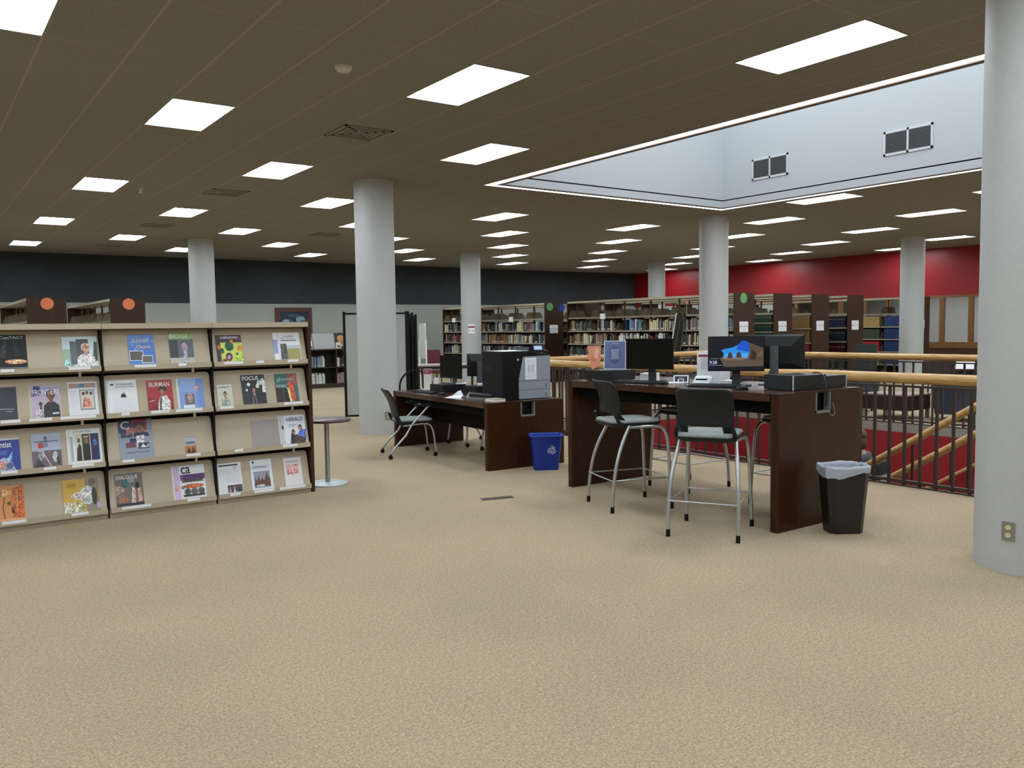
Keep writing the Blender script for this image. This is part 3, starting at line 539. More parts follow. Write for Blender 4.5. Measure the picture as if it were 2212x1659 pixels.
# ------------------------------------------------------------------ chairs
def shell(parent, w, z0, z1, yb, lean=.1, drop=.09, name='backrest'):
    """thin curved plastic back; two side straps run down past the seat, leaving an opening over its rear edge"""
    nu, nv = 16, 24; vs = []; fs = []; zb = z0-drop; r = .05
    for j in range(nv+1):
        z = zb+(z1-zb)*j/nv; t = (z-z0)/(z1-z0)
        for i in range(nu+1):
            u = -1+2*i/nu; zz = z
            ww = w/2*(1-.05*(1-max(t, 0)))
            x = u*ww
            if z > z1-r:                       # rounded upper corners
                e = (z-(z1-r))/r; lim = ww-r+r*math.sqrt(max(1-e*e, 0)); x = max(-lim, min(lim, x))
            y = yb-lean*t+.03*math.sin(PI*max(min(t, 1), 0))+.045*u*u
            if t < 0: y = yb+.045*u*u+(-t)*.25*abs(u)
            vs.append((x, y, zz))
    for j in range(nv):
        z = zb+(z1-zb)*(j+.5)/nv
        for i in range(nu):
            u = -1+2*(i+.5)/nu
            if z < z0 and abs(u) < .64: continue
            fs.append((j*(nu+1)+i, j*(nu+1)+i+1, (j+1)*(nu+1)+i+1, (j+1)*(nu+1)+i))
    for j in range(nv+1):                      # round the opening's lower corners
        zz = vs[j*(nu+1)][2]
        if zb < zz < z0-.001:
            for s_ in (-1, 1):
                i = 3 if s_ < 0 else nu-3
                x, y, q = vs[j*(nu+1)+i]; vs[j*(nu+1)+i] = (x-s_*.02*((z0-zz)/drop)**2*-1, y, q)
    b = MB(); b.add(vs, fs, M_SHELL, True); o = b.build(name, parent)
    md = o.modifiers.new('thickness', 'SOLIDIFY'); md.thickness = .011; md.offset = 0
    return o
def seat_shape(w, d, n=6): return rrect(-w/2, w/2, -d/2, d/2, .075, n)
def make_stool(label, loc, rz, group):
    t = empty('bar_stool', label, 'stool', loc, rz, group); Z = .745
    # local: faces +Y
    b = MB(); o = [(x, y*1.12-.02) for x, y in seat_shape(.43, .42)]
    b.loft([[(x*.93, y*.93, Z-.01) for x, y in o], [(x, y, Z+.012) for x, y in o], [(x*.97, y*.97, Z+.03) for x, y in o], [(x*.7, y*.7, Z+.036) for x, y in o]], M_SEAT); b.build('seat', t)
    b = MB(); b.loft([[(x*.9, y*.9, Z-.03) for x, y in o], [(x*1.03, y*1.03, Z-.008) for x, y in o], [(x*1.02, y*1.02, Z+.006) for x, y in o]], M_SHELL)
    b.tube([(-.2, -.13, Z-.02), (-.222, -.2, Z+.01), (-.21, -.235, Z+.08)], [.018, .018, .012], M_SHELL); b.tube([(.2, -.13, Z-.02), (.222, -.2, Z+.01), (.21, -.235, Z+.08)], [.018, .018, .012], M_SHELL)
    b.build('seat_shell', t)
    shell(t, .43, Z+.085, Z+.365, -.235, .075)
    for s in (-1, 1):
        b = MB(); pts = bez((s*.205, -.1, Z-.012), (s*.235, -.2, Z-.2), (s*.262, -.27, .42), (s*.258, -.285, .05), 12)
        b.tube(pts, .0145, M_SILVER, 12); leg = b.build('leg', t)
        b = MB(); b.tube([(s*.258, -.285, .055), (s*.258, -.286, 0)], .0165, M_BLACK, 12); b.build('foot_tip', leg)
        b = MB(); pts = [(s*.2, -.12, Z-.03), (s*.215, .1, Z-.028)]+bez((s*.22, .15, Z-.03), (s*.225, .225, Z-.03), (s*.235, .24, Z-.09), (s*.24, .25, Z-.2), 6)+[(s*.258, .275, .05)]
        b.tube(pts, .0145, M_SILVER, 12); leg = b.build('leg', t)
        b = MB(); b.tube([(s*.258, .275, .055), (s*.258, .276, 0)], .0165, M_BLACK, 12); b.build('foot_tip', leg)
    b = MB(); z = .27; q = [(-.252, -.28), (.252, -.28), (.25, .262), (-.25, .262)]
    for (x0, y0), (x1, y1) in zip(q, q[1:]+q[:1]): b.tube([(x0, y0, z), (x1, y1, z)], .0065, M_SILVER, 8)
    b.build('foot_rail', t); return t
def ang(ux, uy): return math.atan2(uy, ux)-PI/2
G = 'grey bar stools round the standing desk'
make_stool('bar stool seen from its side, drawn up at the far left of the standing desk', (5.12, 5.37, 0), ang(.95, -.31), G)
make_stool('bar stool seen from behind at the middle of the standing desk, nearest the camera', (4.935, 4.285, 0), ang(.88, .48), G)
make_stool('bar stool on the railing side of the tall desk, seen between the front two stools', (6.17, 5.64, 0), ang(-1, .02), G)
make_stool('bar stool mostly hidden behind the near end panel of the standing desk', (6.27, 4.5, 0), ang(-1, 0), G)
def make_chair(label, loc, rz, group, arms=True, name='task_chair'):
    t = empty(name, label, 'chair', loc, rz, group); Z = .44
    b = MB(); o = seat_shape(.45, .45)
    b.loft([[(x*.93, y*.93, Z-.01) for x, y in o], [(x, y, Z+.012) for x, y in o], [(x*.97, y*.97, Z+.03) for x, y in o], [(x*.7, y*.7, Z+.036) for x, y in o]], M_SEAT); b.build('seat', t)
    b = MB(); b.loft([[(x*.9, y*.9, Z-.03) for x, y in o], [(x*1.03, y*1.03, Z-.008) for x, y in o], [(x*1.02, y*1.02, Z+.004) for x, y in o]], M_SHELL)
    for s in (-1, 1): b.tube([(s*.2, -.14, Z-.02), (s*.222, -.21, Z+.0), (s*.222, -.25, Z+.08)], [.022, .024, .016], M_SHELL)
    b.build('seat_shell', t)
    shell(t, .45, Z+.05, Z+.40, -.245, .13)
    for s in (-1, 1):
        for fy, pts in ((-.33, [(s*.25, .17, Z+.2), (s*.262, -.06, Z-.04)]+bez((s*.27, -.13, .28), (s*.285, -.24, .17), (s*.295, -.30, .12), (s*.295, -.32, .06), 5)), (.25, [(s*.19, -.15, Z-.05), (s*.2, .08, Z-.03)]+bez((s*.2, .12, Z-.03), (s*.2, .2, Z-.03), (s*.215, .215, Z-.09), (s*.22, .225, Z-.15), 6)+[(s*.238, .25, .06)])):
            b = MB(); b.tube(pts, .0125, M_SILVER, 10); leg = b.build('leg', t)
            b = MB(); x = pts[-1][0]; y = pts[-1][1]
            b.tube([(x-.012, y-.01, .027), (x+.012, y-.01, .027)], .0265, M_BLACK, 16); b.tube([(x, y, .07), (x, y-.005, .03)], .012, M_BLACK, 8); b.build('caster', leg)
        if arms:
            b = MB(); b.prism(rrect(s*.25-.025, s*.25+.025, -.02, .2, .02, 4), Z+.19, Z+.215, M_BLK2); b.build('armrest', t)
    return t
G = 'grey shell chairs on casters'
make_chair('grey caster chair with armrests pulled up to the low computer desk, facing right', (5.1, 9.27, 0), ang(.955, -.3), G)
make_chair('dark caster chair on the far side of the low computer desk, farther one', (6.22, 9.6, 0), ang(-1, 0), G)
make_chair('dark caster chair behind the low desk, next to the near end panel', (6.18, 8.72, 0), ang(-1, .05), G)
make_chair('black-backed caster chair standing before the low bookcase by the back wall', (9.55, 19.9, 0), ang(.35, -.9), G)
# arched metal chair behind the low desk
t = empty('arched_chair', 'chair with a high black arched tubular back behind the low computer desk', 'chair', (6.47, 11.6, 0), R(151))
b = MB(); b.tube([(-.26, -.2, 0), (-.26, -.24, .6)]+[(.26*math.cos(PI-PI*k/14), -.24-.02*math.sin(PI*k/14), .66+.26*math.sin(PI*k/14)) for k in range(15)]+[(.26, -.24, .6), (.26, -.2, 0)], .016, M_BLACK); b.build('back_frame', t)
b = MB()
for x in (-.13, 0, .13): b.tube([(x, -.25, .46), (x*.7, -.26, .93)], .008, M_BLACK, 8)
b.build('back_spindle', t)
b = MB(); b.prism(rrect(-.24, .24, -.24, .24, .06), .43, .47, M_BLK2); b.build('seat', t)
for s in (-1, 1):
    b = MB(); b.tube([(s*.22, .2, .44), (s*.25, .23, 0)], .013, M_BLACK); b.build('leg', t)
# ------------------------------------------------------------------ monitors and computers
def monitor(label, loc, rz, group, w=.51, h=.30, base=True, zc=.27, back_logo=False, screen=None, stand='#2c3033'):
    """local: screen faces -Y, base at z=0"""
    t = empty('monitor', label, 'monitor', loc, rz, group)
    b = MB(); z0 = zc-h/2; z1 = zc+h/2
    b.box(-w/2, w/2, -.012, .004, z0, z1, M_BLACK)
    bk = mat('#0d0f10', .5, 0, .35)
    b.loft([[(-w/2, .004, z0), (w/2, .004, z0), (w/2, .004, z1), (-w/2, .004, z1)], [(-w/2+.02, .018, z0+.02), (w/2-.02, .018, z0+.02), (w/2-.02, .018, z1-.015), (-w/2+.02, .018, z1-.015)], [(-w*.28, .05, z0+.05), (w*.28, .05, z0+.05), (w*.28, .05, z1-.10), (-w*.28, .05, z1-.10)]], bk, smooth=False)
    b.build('housing', t)
    if screen is None:
        b = MB(); b.box(-w/2+.008, w/2-.008, -.0135, -.012, z0+.018, z1-.008, mat('#020303', .22, 0, .25)); b.build('screen', t)
    b = MB(); g = mat(stand, .45)
    b.box(-.035, .035, .045, .07, .01, zc+.05, g); b.build('stand', t)
    b = MB(); b.prism(rrect(-.13, .13, -.08, .13, .03), 0, .012, g); b.build('stand_base', t)
    if back_logo:
        M = face_matrix((.1, .0195, z1-.05), (-1, 0, 0), (0, 0, 1)); text_mesh('hp', mat('#6a6f74', .5), 'logo', t, 0, -.005, .006, None, .032, M=M, shear=.3)
    return t
G1 = 'monitors on the standing desk'; G0 = 'monitors on the low desk'
def face(dx, dy): return math.atan2(dy, dx)+PI/2       # screen normal (dx, dy)
monitor('blank black monitor on the tall desk between the blue poster and the white sign', (5.58, 5.58, D2), face(-.94, -.34), G1, .475, .285, zc=.265)
lit = monitor('switched-on monitor showing a blue sky seen from a dark cave, on the tall desk', (5.78, 4.745, D2), face(-.78, -.62), G1, .47, .30, zc=.275, screen=1)
zc = .275; w = .47; h = .30
M = face_matrix((-w/2, -.0135, zc-h/2), (1, 0, 0), (0, 0, 1))
E_ = lambda c, s=.9: glow(c, s, 'screen_pixels')
scr = [('r', .006, .012, w-.006, h-.006, E_('#0a0e1c', .8)),
 ('p', [(.30*w, .12*h), (.98*w, .15*h), (.98*w, .66*h), (.8*w, .74*h), (.7*w, .84*h), (.6*w, .6*h), (.38*w, .36*h), (.2*w, .4*h)], E_('#5d5046')),
 ('p', [(.6*w, .38*h), (.7*w, .84*h), (.98*w, .66*h), (.98*w, .3*h), (.75*w, .28*h)], E_('#5a4b3a')),
 ('p', [(.74*w, .35*h), (.78*w, .66*h), (.88*w, .45*h), (.84*w, .32*h)], E_('#332a22')), ('p', [(.84*w, .4*h), (.95*w, .6*h), (.97*w, .45*h)], E_('#6e5c48')),
 ('p', [(.26*w, .36*h), (.7*w, .36*h), (.735*w, .55*h), (.73*w, .8*h), (.66*w, .87*h), (.6*w, .87*h), (.54*w, .76*h), (.44*w, .68*h), (.3*w, .64*h), (.235*w, .6*h), (.285*w, .5*h)], E_('#2a8ae0', 1.0)),
 ('p', [(.5*w, .62*h), (.735*w, .55*h), (.73*w, .8*h), (.66*w, .87*h), (.6*w, .87*h), (.54*w, .76*h)], E_('#1150c8', 1.0)),
 ('p', [(.3*w, .44*h), (.71*w, .44*h), (.72*w, .5*h), (.29*w, .5*h)], E_('#4fa8ea', 1.0)), ('p', [(.27*w, .37*h), (.7*w, .37*h), (.715*w, .42*h), (.28*w, .42*h)], E_('#7f9cc0')),
 ('p', [(.26*w, .32*h), (.62*w, .32*h), (.7*w, .38*h), (.26*w, .38*h)], E_('#7c685c')),
 ('p', [(.35*w, .38*h), (.44*w, .38*h), (.43*w, .5*h), (.39*w, .56*h), (.36*w, .48*h)], E_('#3c3330')), ('p', [(.5*w, .39*h), (.6*w, .39*h), (.585*w, .5*h), (.55*w, .57*h), (.51*w, .5*h)], E_('#40362f')),
 ('r', .04*w, .355*h, .19*w, .365*h, E_('#a8b0bc')), ('r', .03*w, .16*h, .3*w, .172*h, E_('#05070c'))]
art(lit, 'screen', scr, .0002, .0002, M)
text_mesh('9:28', E_('#c8d6f4', 1.2), 'clock_text', lit, .03*w, .21*h, .0035, .13*w, .09*h, M=M)
text_mesh('Monday, December 12', E_('#b8c6e4', 1.1), 'date_text', lit, .025*w, .155*h, .0035, .27*w, .03*h, M=M)
monitor('monitor turned away so its black back with a faint maker mark shows, tall desk', (6.12, 4.60, D2), face(.86, .5), G1, .49, .30, zc=.285, back_logo=True, stand='#55595c')
def pc(label, loc, rz, wx, wy, hz, group, trim=None, ribs=None, cat='computer', name='desktop_computer', body='#0b0d10'):
    t = empty(name, label, cat, loc, rz, group)
    b = MB(); b.prism(rrect(-wx/2, wx/2, -wy/2, wy/2, .006, 2), .004, hz, mat(body, .42)); b.build('case', t)
    b = MB()
    for sx in (-1, 1):
        for sy2 in (-1, 1): b.box(sx*(wx/2-.03)-.008, sx*(wx/2-.03)+.008, sy2*(wy/2-.03)-.008, sy2*(wy/2-.03)+.008, 0, .005, M_BLACK)
    b.build('rubber_feet', t)
    if ribs is not None:
        b = MB()
        for k in range(10): b.box(-wx/2-.002, -wx/2, -wy/2+.015, wy/2-.015, .012+k*(hz-.02)/10, .016+k*(hz-.02)/10, mat('#2b3034', .4))
        b.build('vent_ribs', t)
    if trim:
        b = MB()
        for a in trim: b.box(a-.004, a+.004, -wy/2-.002, -wy/2+.004, .004, hz+.001, mat('#cfd3d6', .35, .3))
        b.build('edge_trim', t)
    return t
GP = 'small black desktop computers'
pc('black desktop computer with ribbed end and pale edge strip, near corner of the tall desk', (5.79, 4.16, D2), R(-6), .38, .3, .118, GP, trim=(-.186,), ribs=1)
pc('low dark desktop computer with a grey lid and pale right edge, tall desk near panel', (6.14, 4.18, D2), R(0), .27, .33, .1, GP, trim=(.136,))
pc('black desktop computer under the blue poster at the far left of the tall desk', (5.6, 6.14, D2), R(4), .37, .32, .1, GP)
pc('black desktop computer lying under the low desk monitor with papers on its lid', (5.76, 9.47, D1), R(0), .36, .33, .1, GP)
pc('second black desktop computer on the low desk, close behind the printer', (5.9, 8.9, D1), R(0), .34, .3, .1, GP)
monitor('blank monitor on the low desk, leftmost and facing the chair', (5.83, 9.5, D1+.1), face(-1, -.08), G0, .47, .30, zc=.22, stand='#4a5052')
monitor('monitor on the low desk seen from behind, centre of the three', (6.13, 9.2, D1+.0), face(.9, .35), G0, .5, .3, zc=.34, stand='#4a5052')
monitor('monitor on the low desk half hidden behind the printer', (6.12, 8.52, D1), face(.93, .2), G0, .5, .3, zc=.3, stand='#7a7f80')
def keyboard(label, loc, rz, group):
    t = empty('keyboard', label, 'keyboard', loc, rz, group)
    b = MB(); b.loft([[(-.22, -.07, 0), (.22, -.07, 0), (.22, .07, 0), (-.22, .07, 0)], [(-.22, -.07, .01), (.22, -.07, .01), (.22, .07, .022), (-.22, .07, .022)]], M_BLK2, smooth=False); b.build('keyboard_body', t)
    b = MB()
    for r in range(5):
        for c in range(18):
            x = -.212+c*.0236; y = -.06+r*.025; z = .011+(y+.07)/.14*.012
            b.box(x, x+.02, y, y+.02, z-.004, z+.005, mat('#24282c', .5))
    b.build('keys', t); return t
GK = 'black keyboards'
keyboard('black keyboard on the tall desk in front of the blank monitor', (5.42, 5.62, D2), face(-.97, -.2), GK)
keyboard('black keyboard on the tall desk in front of the switched-on monitor', (5.53, 4.76, D2), face(-.93, -.37), GK)
keyboard('black keyboard at the far end of the low desk before the chair', (5.42, 9.45, D1), face(-1, 0), GK)
def mouse(label, loc, rz=0):
    b = MB(); b.loft([[(.031*s*math.cos(a), .052*s*math.sin(a), z) for a in [2*PI*k/20 for k in range(20)]] for s, z in ((1, 0), (1.02, .012), (.85, .028), (.45, .036))], M_BLACK)
    o = b.build('mouse'); o.location = loc; o.rotation_euler = (0, 0, rz); tag(o, label, 'mouse', 'computer mice')
mouse('black mouse beside the keyboard before the blank monitor, tall desk', (5.5, 5.33, D2), 1.4)
mouse('black mouse right of the keyboard before the switched-on monitor, tall desk', (5.44, 4.4, D2), 1.3)
mouse('dark mouse on the low desk between the keyboard and the white papers', (5.38, 9.0, D1), 1.4)
# ------------------------------------------------------------------ things on the standing desk
def acrylic(name, label, cat, loc, rz, w, h, base, items, group=None, lean=.12):
    t = empty(name, label, cat, loc, rz, group)
    M = face_matrix((-w/2, 0, .004), (1, 0, 0), (0, math.sin(lean), math.cos(lean)))
    b = MB(); b.T = M; b.box(0, w, 0, h, -.003, 0, mat('#dfe5ea', .2)); b.build('holder', t)
    b = MB(); b.box(-w/2, w/2, 0, .1, 0, .004, mat('#dfe5ea', .2)); b.build('holder_foot', t)
    art(t, 'printed_sheet', [('r', .006, .006, w-.006, h-.006, base)]+items, .0006, .0003, M); return t
w, h = .215, .28
acrylic('poster_stand', 'blue poster in a clear stand on top of the left computer on the tall desk', 'sign', (5.62, 6.1, D2+.101), face(-.78, -.62), w, h, '#5d678f',
  [('e', w/2, h*.52, .06, .09, '#4c567f')]+[('r', .065+.005*(k % 3), h*.36+k*.0125, .15-.006*(k % 2), h*.36+k*.0125+.006, '#a9b4d0') for k in range(8)]+[('r', .08, h*.9, .14, h*.915, '#b9c2da'), ('r', .07, .03, .15, .034, '#7a86ac')])
t = empty('greeting_card', 'salmon orange card standing behind the blue poster', 'card', (5.52, 6.26, D2+.101), face(-.72, -.69))
b = MB(); M = face_matrix((-.09, 0, 0), (1, 0, 0), (0, .1, .99)); b.prism([(.05, 0), (.13, .04), (.14, .235), (0, .235), (.012, .16), (0, .13), (.03, .07)], 0, .003, mat('#d98a6e', .6), M=M); b.build('card_sheet', t)
art(t, 'printed_shapes', [('p', [(.07, .12), (.1, .1), (.12, .17), (.1, .23), (.08, .2)], '#e3a791'), ('p', [(.03, .1), (.08, .07), (.09, .1), (.05, .13)], '#c97759')], .0045, .0004, M)
w, h = .2, .285
acrylic('sign_stand', 'white instruction sheet with a maroon header band in a stand, tall desk', 'sign', (5.83, 5.1, D2), face(-.82, -.57), w, h, '#e8eaec',
  [('r', .01, h-.05, w-.01, h-.028, '#8e2c46')]+lines(.03, w-.03, .13, .225, 8, '#9aa2aa', .004)+[('r', .06, .03, .14, .04, '#aeb4ba')])
o = MB().box(-.09, .09, -.002, .002, 0, .22, M_WHITE).build('paper_sheet'); o.location = (6.02, 5.12, D2); o.rotation_euler = (R(-10), 0, face(-.6, -.8)); tag(o, 'plain white sheet standing behind the maroon-headed sign', 'paper')
t = empty('card_holder', 'small black and white tent-shaped card holder beside the maroon-headed sign', 'card holder', (5.72, 5.32, D2), face(-.8, -.6))
b = MB(); b.prism([(-.04, 0), (.04, 0), (.0, .075)], -.07, .07, M_BLACK, M=Matrix(((0, 0, 1, 0), (1, 0, 0, 0), (0, 1, 0, 0), (0, 0, 0, 1)))); b.build('holder_body', t)
M = face_matrix((-.068, -.0405, .003), (1, 0, 0), (0, .47, .88)); art(t, 'card_face', [('r', 0, 0, .136, .078, '#dfe2e4'), ('r', .012, .012, .124, .066, '#1a1c22'), ('e', .068, .04, .02, .018, '#6f747c'), ('r', .04, .012, .05, .04, '#d4d8dc'), ('r', .085, .012, .095, .045, '#b9bec4')], .001, .0004, M)
t = empty('tape_dispenser', 'white desk gadget with a dark window, left of the switched-on monitor stand', 'dispenser', (5.66, 5.02, D2), face(-.88, -.47))
b = MB(); b.loft([[(-.075, -.05, 0), (.075, -.05, 0), (.075, .07, 0), (-.075, .07, 0)], [(-.075, -.05, .015), (.075, -.05, .015), (.075, .07, .07), (-.075, .07, .07)], [(-.06, .0, .06), (.06, .0, .06), (.06, .06, .078), (-.06, .06, .078)]], mat('#cdd5d4', .4), smooth=False); b.build('body', t)
b = MB(); b.box(-.05, .05, -.02, -.0, .03, .055, M_BLACK); b.build('window_slot', t)
for k, (x, y, wx, wy, hz, rz, lab) in enumerate(((5.8, 5.8, .18, .14, .07, .5, 'white box behind the stand of the blank monitor, tall desk'), (5.66, 5.4, .16, .22, .004, .9, 'flat white sheet right of the blank monitor stand, tall desk'), (5.94, 4.95, .12, .1, .03, .3, 'small white pad behind the white gadget, tall desk'))):
    o = MB().box(-wx/2, wx/2, -wy/2, wy/2, 0, hz, M_WHITE).build('white_box' if hz > .02 else 'paper_sheet'); o.location = (x, y, D2+.0005); o.rotation_euler = (0, 0, rz); tag(o, lab, 'paper' if hz < .02 else 'box')
def cable(name, label, pts, r=.003, c=M_BLACK):
    o = MB().tube(pts, r, c, 6).build(name); tag(o, label, 'cable'); return o
cable('cable', 'black cable running off the grey-lidded computer into the near panel port', bez((6.05, 4.2, D2+.106), (5.95, 4.0, D2+.17), (5.8, 3.86, D2+.1), (5.82, 3.9, D2-.13), 12), .005)
cable('cable', 'grey cable loop hanging out of the tall desk cable port', bez((5.84, 3.905, D2-.13), (5.88, 3.89, D2-.24), (5.98, 3.89, D2-.22), (5.92, 3.905, D2-.1), 10), .0025, mat('#8a8d90', .5))
cable('cable', 'dark cable drooping from the back of the turned-away monitor', bez((6.08, 4.58, D2+.22), (6.06, 4.6, D2+.08), (5.98, 4.66, D2+.02), (5.98, 4.5, D2+.012), 10), .004)
cable('cable', 'tangle of black cables round the switched-on monitor stand', bez((5.9, 4.78, D2+.2), (5.96, 4.95, D2+.03), (6.05, 4.8, D2+.03), (5.95, 4.86, D2+.012), 10)+bez((5.95, 4.86, D2+.012), (6.1, 4.9, D2+.05), (6.0, 4.7, D2+.04), (6.08, 4.95, D2+.012), 8)[1:], .004)
# ------------------------------------------------------------------ printer and things on the low desk
t = empty('laser_printer', 'large black and grey laser printer with lit touch panel on the low desk', 'printer', (5.79, 7.985, D1), R(-3.5))
L0, L1 = -.325, .325
b = MB(); b.prism(rrect(L0, .0, -.24, .24, .02), .006, .53, M_BLACK); b.prism(rrect(-.04, L1-.01, -.238, .238, .02), .006, .52, mat('#08090a', .5, 0, .3)); b.build('printer_body', t)
b = MB(); b.prism(rrect(L0-.01, L1-.02, -.25, .25, .03), .53, .556, M_BLK2); b.prism(rrect(L0+.03, .06, -.2, .2, .02), .556, .5595, mat('#c9cdd0', .35)); b.build('output_tray', t)
g = mat('#8a909b', .4)
b = MB(); b.T = Matrix(((1, 0, 0, 0), (0, 0, 1, 0), (0, 1, 0, 0), (0, 0, 0, 1)))
b.add([(-.115, .215, -.246), (.32, .215, -.246), (.32, .50, -.246), (-.055, .49, -.246), (-.115, .24, -.246), (-.115, .215, -.2), (.32, .215, -.2), (.32, .50, -.2), (-.055, .49, -.2), (-.115, .24, -.2)], [(4, 3, 2, 1, 0), (5, 6, 7, 8, 9), (0, 1, 6, 5), (1, 2, 7, 6), (2, 3, 8, 7), (3, 4, 9, 8), (4, 0, 5, 9)], g); b.build('side_cover', t)
for z0, z1 in ((.008, .108), (.112, .21)):
    b = MB(); b.box(-.115, .32, -.246, .246, z0, z1, g); b.build('paper_tray', t)
    b = MB(); b.box(.255, .262, -.249, -.246, z0+.015, z0+.06, mat('#3a3e44', .5)); b.build('tray_handle', t)
art(t, 'notice_sheet', [('r', 0, 0, .155, .25, '#e2e6ea')]+lines(.02, .135, .02, .06, 4, '#b8bec6', .003)+lines(.02, .135, .19, .22, 3, '#a8afb8', .003)+[('r', .035, .08, .055, .17, '#b2b8c2'), ('r', .065, .08, .08, .17, '#bcc2ca'), ('r', .095, .08, .12, .17, '#b2b8c2')], .0005, .0003, face_matrix((-.03, -.2465, .228), (1, 0, 0), (0, 0, 1)))
b = MB(); b.loft([[(.04, -.2, .556), (.31, -.2, .556), (.31, .1, .556), (.04, .1, .556)], [(.07, -.18, .60), (.28, -.18, .575), (.28, .08, .575), (.07, .08, .60)]], M_BLK2, smooth=False); b.build('control_panel', t)
M = face_matrix((.10, -.232, .5625), (1, 0, -.0), (0, .35, .94)); b = MB(); b.T = M; b.box(-.005, .145, -.005, .06, -.02, .0, M_BLK2); b.box(.012, .122, .006, .052, 0, .001, glow('#a9c9ec', .95, 'touch_panel')); b.build('touch_screen', t)
b = MB(); M = face_matrix((-.125, -.2425, .46), (1, 0, 0), (0, 0, 1)); b.prism([(.014*math.cos(2*PI*k/20), .014*math.sin(2*PI*k/20)) for k in range(20)], 0, .002, mat('#b8bcc0', .4, .4), M=M); b.build('maker_badge', t)
b = MB()
for k in range(7): b.box(L0-.0015, L0+.001, .02+k*.025, .03+k*.025, .33, .38, mat('#1e2124', .6))
b.build('vent_slots', t)
t = empty('sign_stand', 'tall narrow leaflet stand with a maroon top at the far end of the low desk', 'sign', (5.72, 9.93, D1), face(-.5, -.86))
b = MB(); b.box(-.055, .055, -.008, .008, 0, .285, mat('#d9d8cc', .6)); b.build('leaflet', t)
b = MB(); b.box(-.08, .06, -.05, .06, 0, .012, mat('#cfd2d2', .5)); b.build('holder_foot', t)
art(t, 'printed_header', [('r', .004, .215, .106, .277, '#8d2a3e'), ('r', .02, .25, .085, .256, '#d9b8c0'), ('r', .02, .236, .06, .242, '#d9b8c0')], .001, .0003, face_matrix((-.055, -.0085, 0), (1, 0, 0), (0, 0, 1)))
t = empty('desk_stapler', 'heavy grey desk stapler on the low desk left of the printer', 'stapler', (5.35, 8.1, D1), math.atan2(-.25, .12))
b = MB(); b.prism(rrect(-.17, .17, -.03, .03, .02), 0, .02, mat('#6d7471', .4)); b.build('base', t)
b = MB(); b.tube([(-.165, 0, .02), (-.12, 0, .075)], .018, mat('#b6bfbb', .35), 12); b.tube([(-.13, 0, .06), (.17, 0, .048)], [.024, .018], mat('#2b302f', .4), 12); b.build('arm', t)
t = empty('paper_stack', 'tan and white paper stack against the printer foot on the low desk', 'paper', (5.34, 7.75, D1))
for k, (a, c) in enumerate(((0, '#b9b09c'), (.012, '#e0dfd8'), (.024, '#a59c86'))): MB().box(-.09+k*.01, .06, -.1, .1, a, a+.0115, mat(c, .7)).build('sheet', t)
t = empty('folded_paper', 'bright white folded paper lifting off the low desk edge', 'paper', (5.28, 8.52, D1+.001), face(-.72, -.69))
b = MB(); m = mat('#e8ebf4', .6); b.add([(-.13, -.03, 0), (.08, -.04, 0), (.09, .03, .03), (.06, .05, .085), (.03, .04, .08), (-.03, .01, .03), (-.02, .1, .0), (.1, .1, 0)], [(0, 1, 2, 5), (2, 3, 4, 5), (0, 5, 6), (5, 4, 7, 6)], m)
o = b.build('sheet', t); md = o.modifiers.new('thickness', 'SOLIDIFY'); md.thickness = .001
for lab, loc, s in (('small white and grey card standing on the left computer of the low desk', (5.66, 9.6, D1+.1), (.06, .01, .08)), ('white papers lying on the lid of the left low-desk computer', (5.9, 9.36, D1+.1), (.14, .2, .01)), ('crumpled white paper on the computer close behind the printer', (5.9, 8.9, D1+.1), (.09, .1, .025))):
    b = MB(); b.prism(rrect(-s[0]/2, s[0]/2, -s[1]/2, s[1]/2, .004, 2), 0, s[2], M_WHITE); o = b.build('paper_sheet'); o.location = (loc[0], loc[1], loc[2]+.0005); o.rotation_euler = (0, 0, -.6); tag(o, lab, 'paper')
# ------------------------------------------------------------------ bins
def rounded(wx, wy, r, z, n=6): return [(x, y, z) for x, y in rrect(-wx/2, wx/2, -wy/2, wy/2, r, n)]
t = empty('recycling_bin', 'blue plastic recycling bin with white arrows against the low desk', 'bin', (5.72, 7.345, 0), R(-30))
BL = mat('#12308c', .38)
b = MB(); b.loft([rounded(.27, .19, .05, 0), rounded(.35, .245, .05, .37)], BL, caps=False); b.loft([rounded(.262, .182, .05, .01), rounded(.342, .237, .05, .37)], BL, caps=False); b.loft([rounded(.27, .19, .05, 0), rounded(.26, .18, .05, .001)], BL); b.build('bin_body', t)
b = MB(); b.loft([rounded(.342, .237, .05, .365), rounded(.352, .247, .05, .365), rounded(.376, .268, .06, .368), rounded(.372, .264, .06, .392), rounded(.342, .237, .05, .392), rounded(.342, .237, .05, .365)], mat('#1a3fa4', .35), caps=False); b.build('bin_rim', t)
its = []
for k in range(3):
    a0 = R(90+120*k); c, s = math.cos(a0-PI/2), math.sin(a0-PI/2)
    def rr(p): return (p[0]*c-p[1]*s, p[0]*s+p[1]*c)
    arrow = [(-.022, .018), (-.012, .046), (.014, .046), (.026, .026), (.036, .03), (.026, .006), (.006, .018), (.014, .022), (.004, .036), (-.004, .01), (-.022, .018)]
    its.append(('l', [rr(p) for p in arrow], .0045, '#dfe6f4'))
art(t, 'recycling_symbol', its, .0015, .0, face_matrix((.055, -.1135, .225), (1, 0, 0), (0, -.074, .997)))
t = empty('trash_bin', 'dark brown plastic trash bin with white liner beside the tall desk', 'bin', (5.70, 3.66, 0), R(-33))
BR = mat('#1f1a15', .42); OC = lambda wx, wy, z, c=.28: [(x*wx/2, y*wy/2, z) for x, y in ((1-c, -1), (1, -1+c*1.3), (1, 1-c*1.3), (1-c, 1), (-1+c, 1), (-1, 1-c*1.3), (-1, -1+c*1.3), (-1+c, -1))]
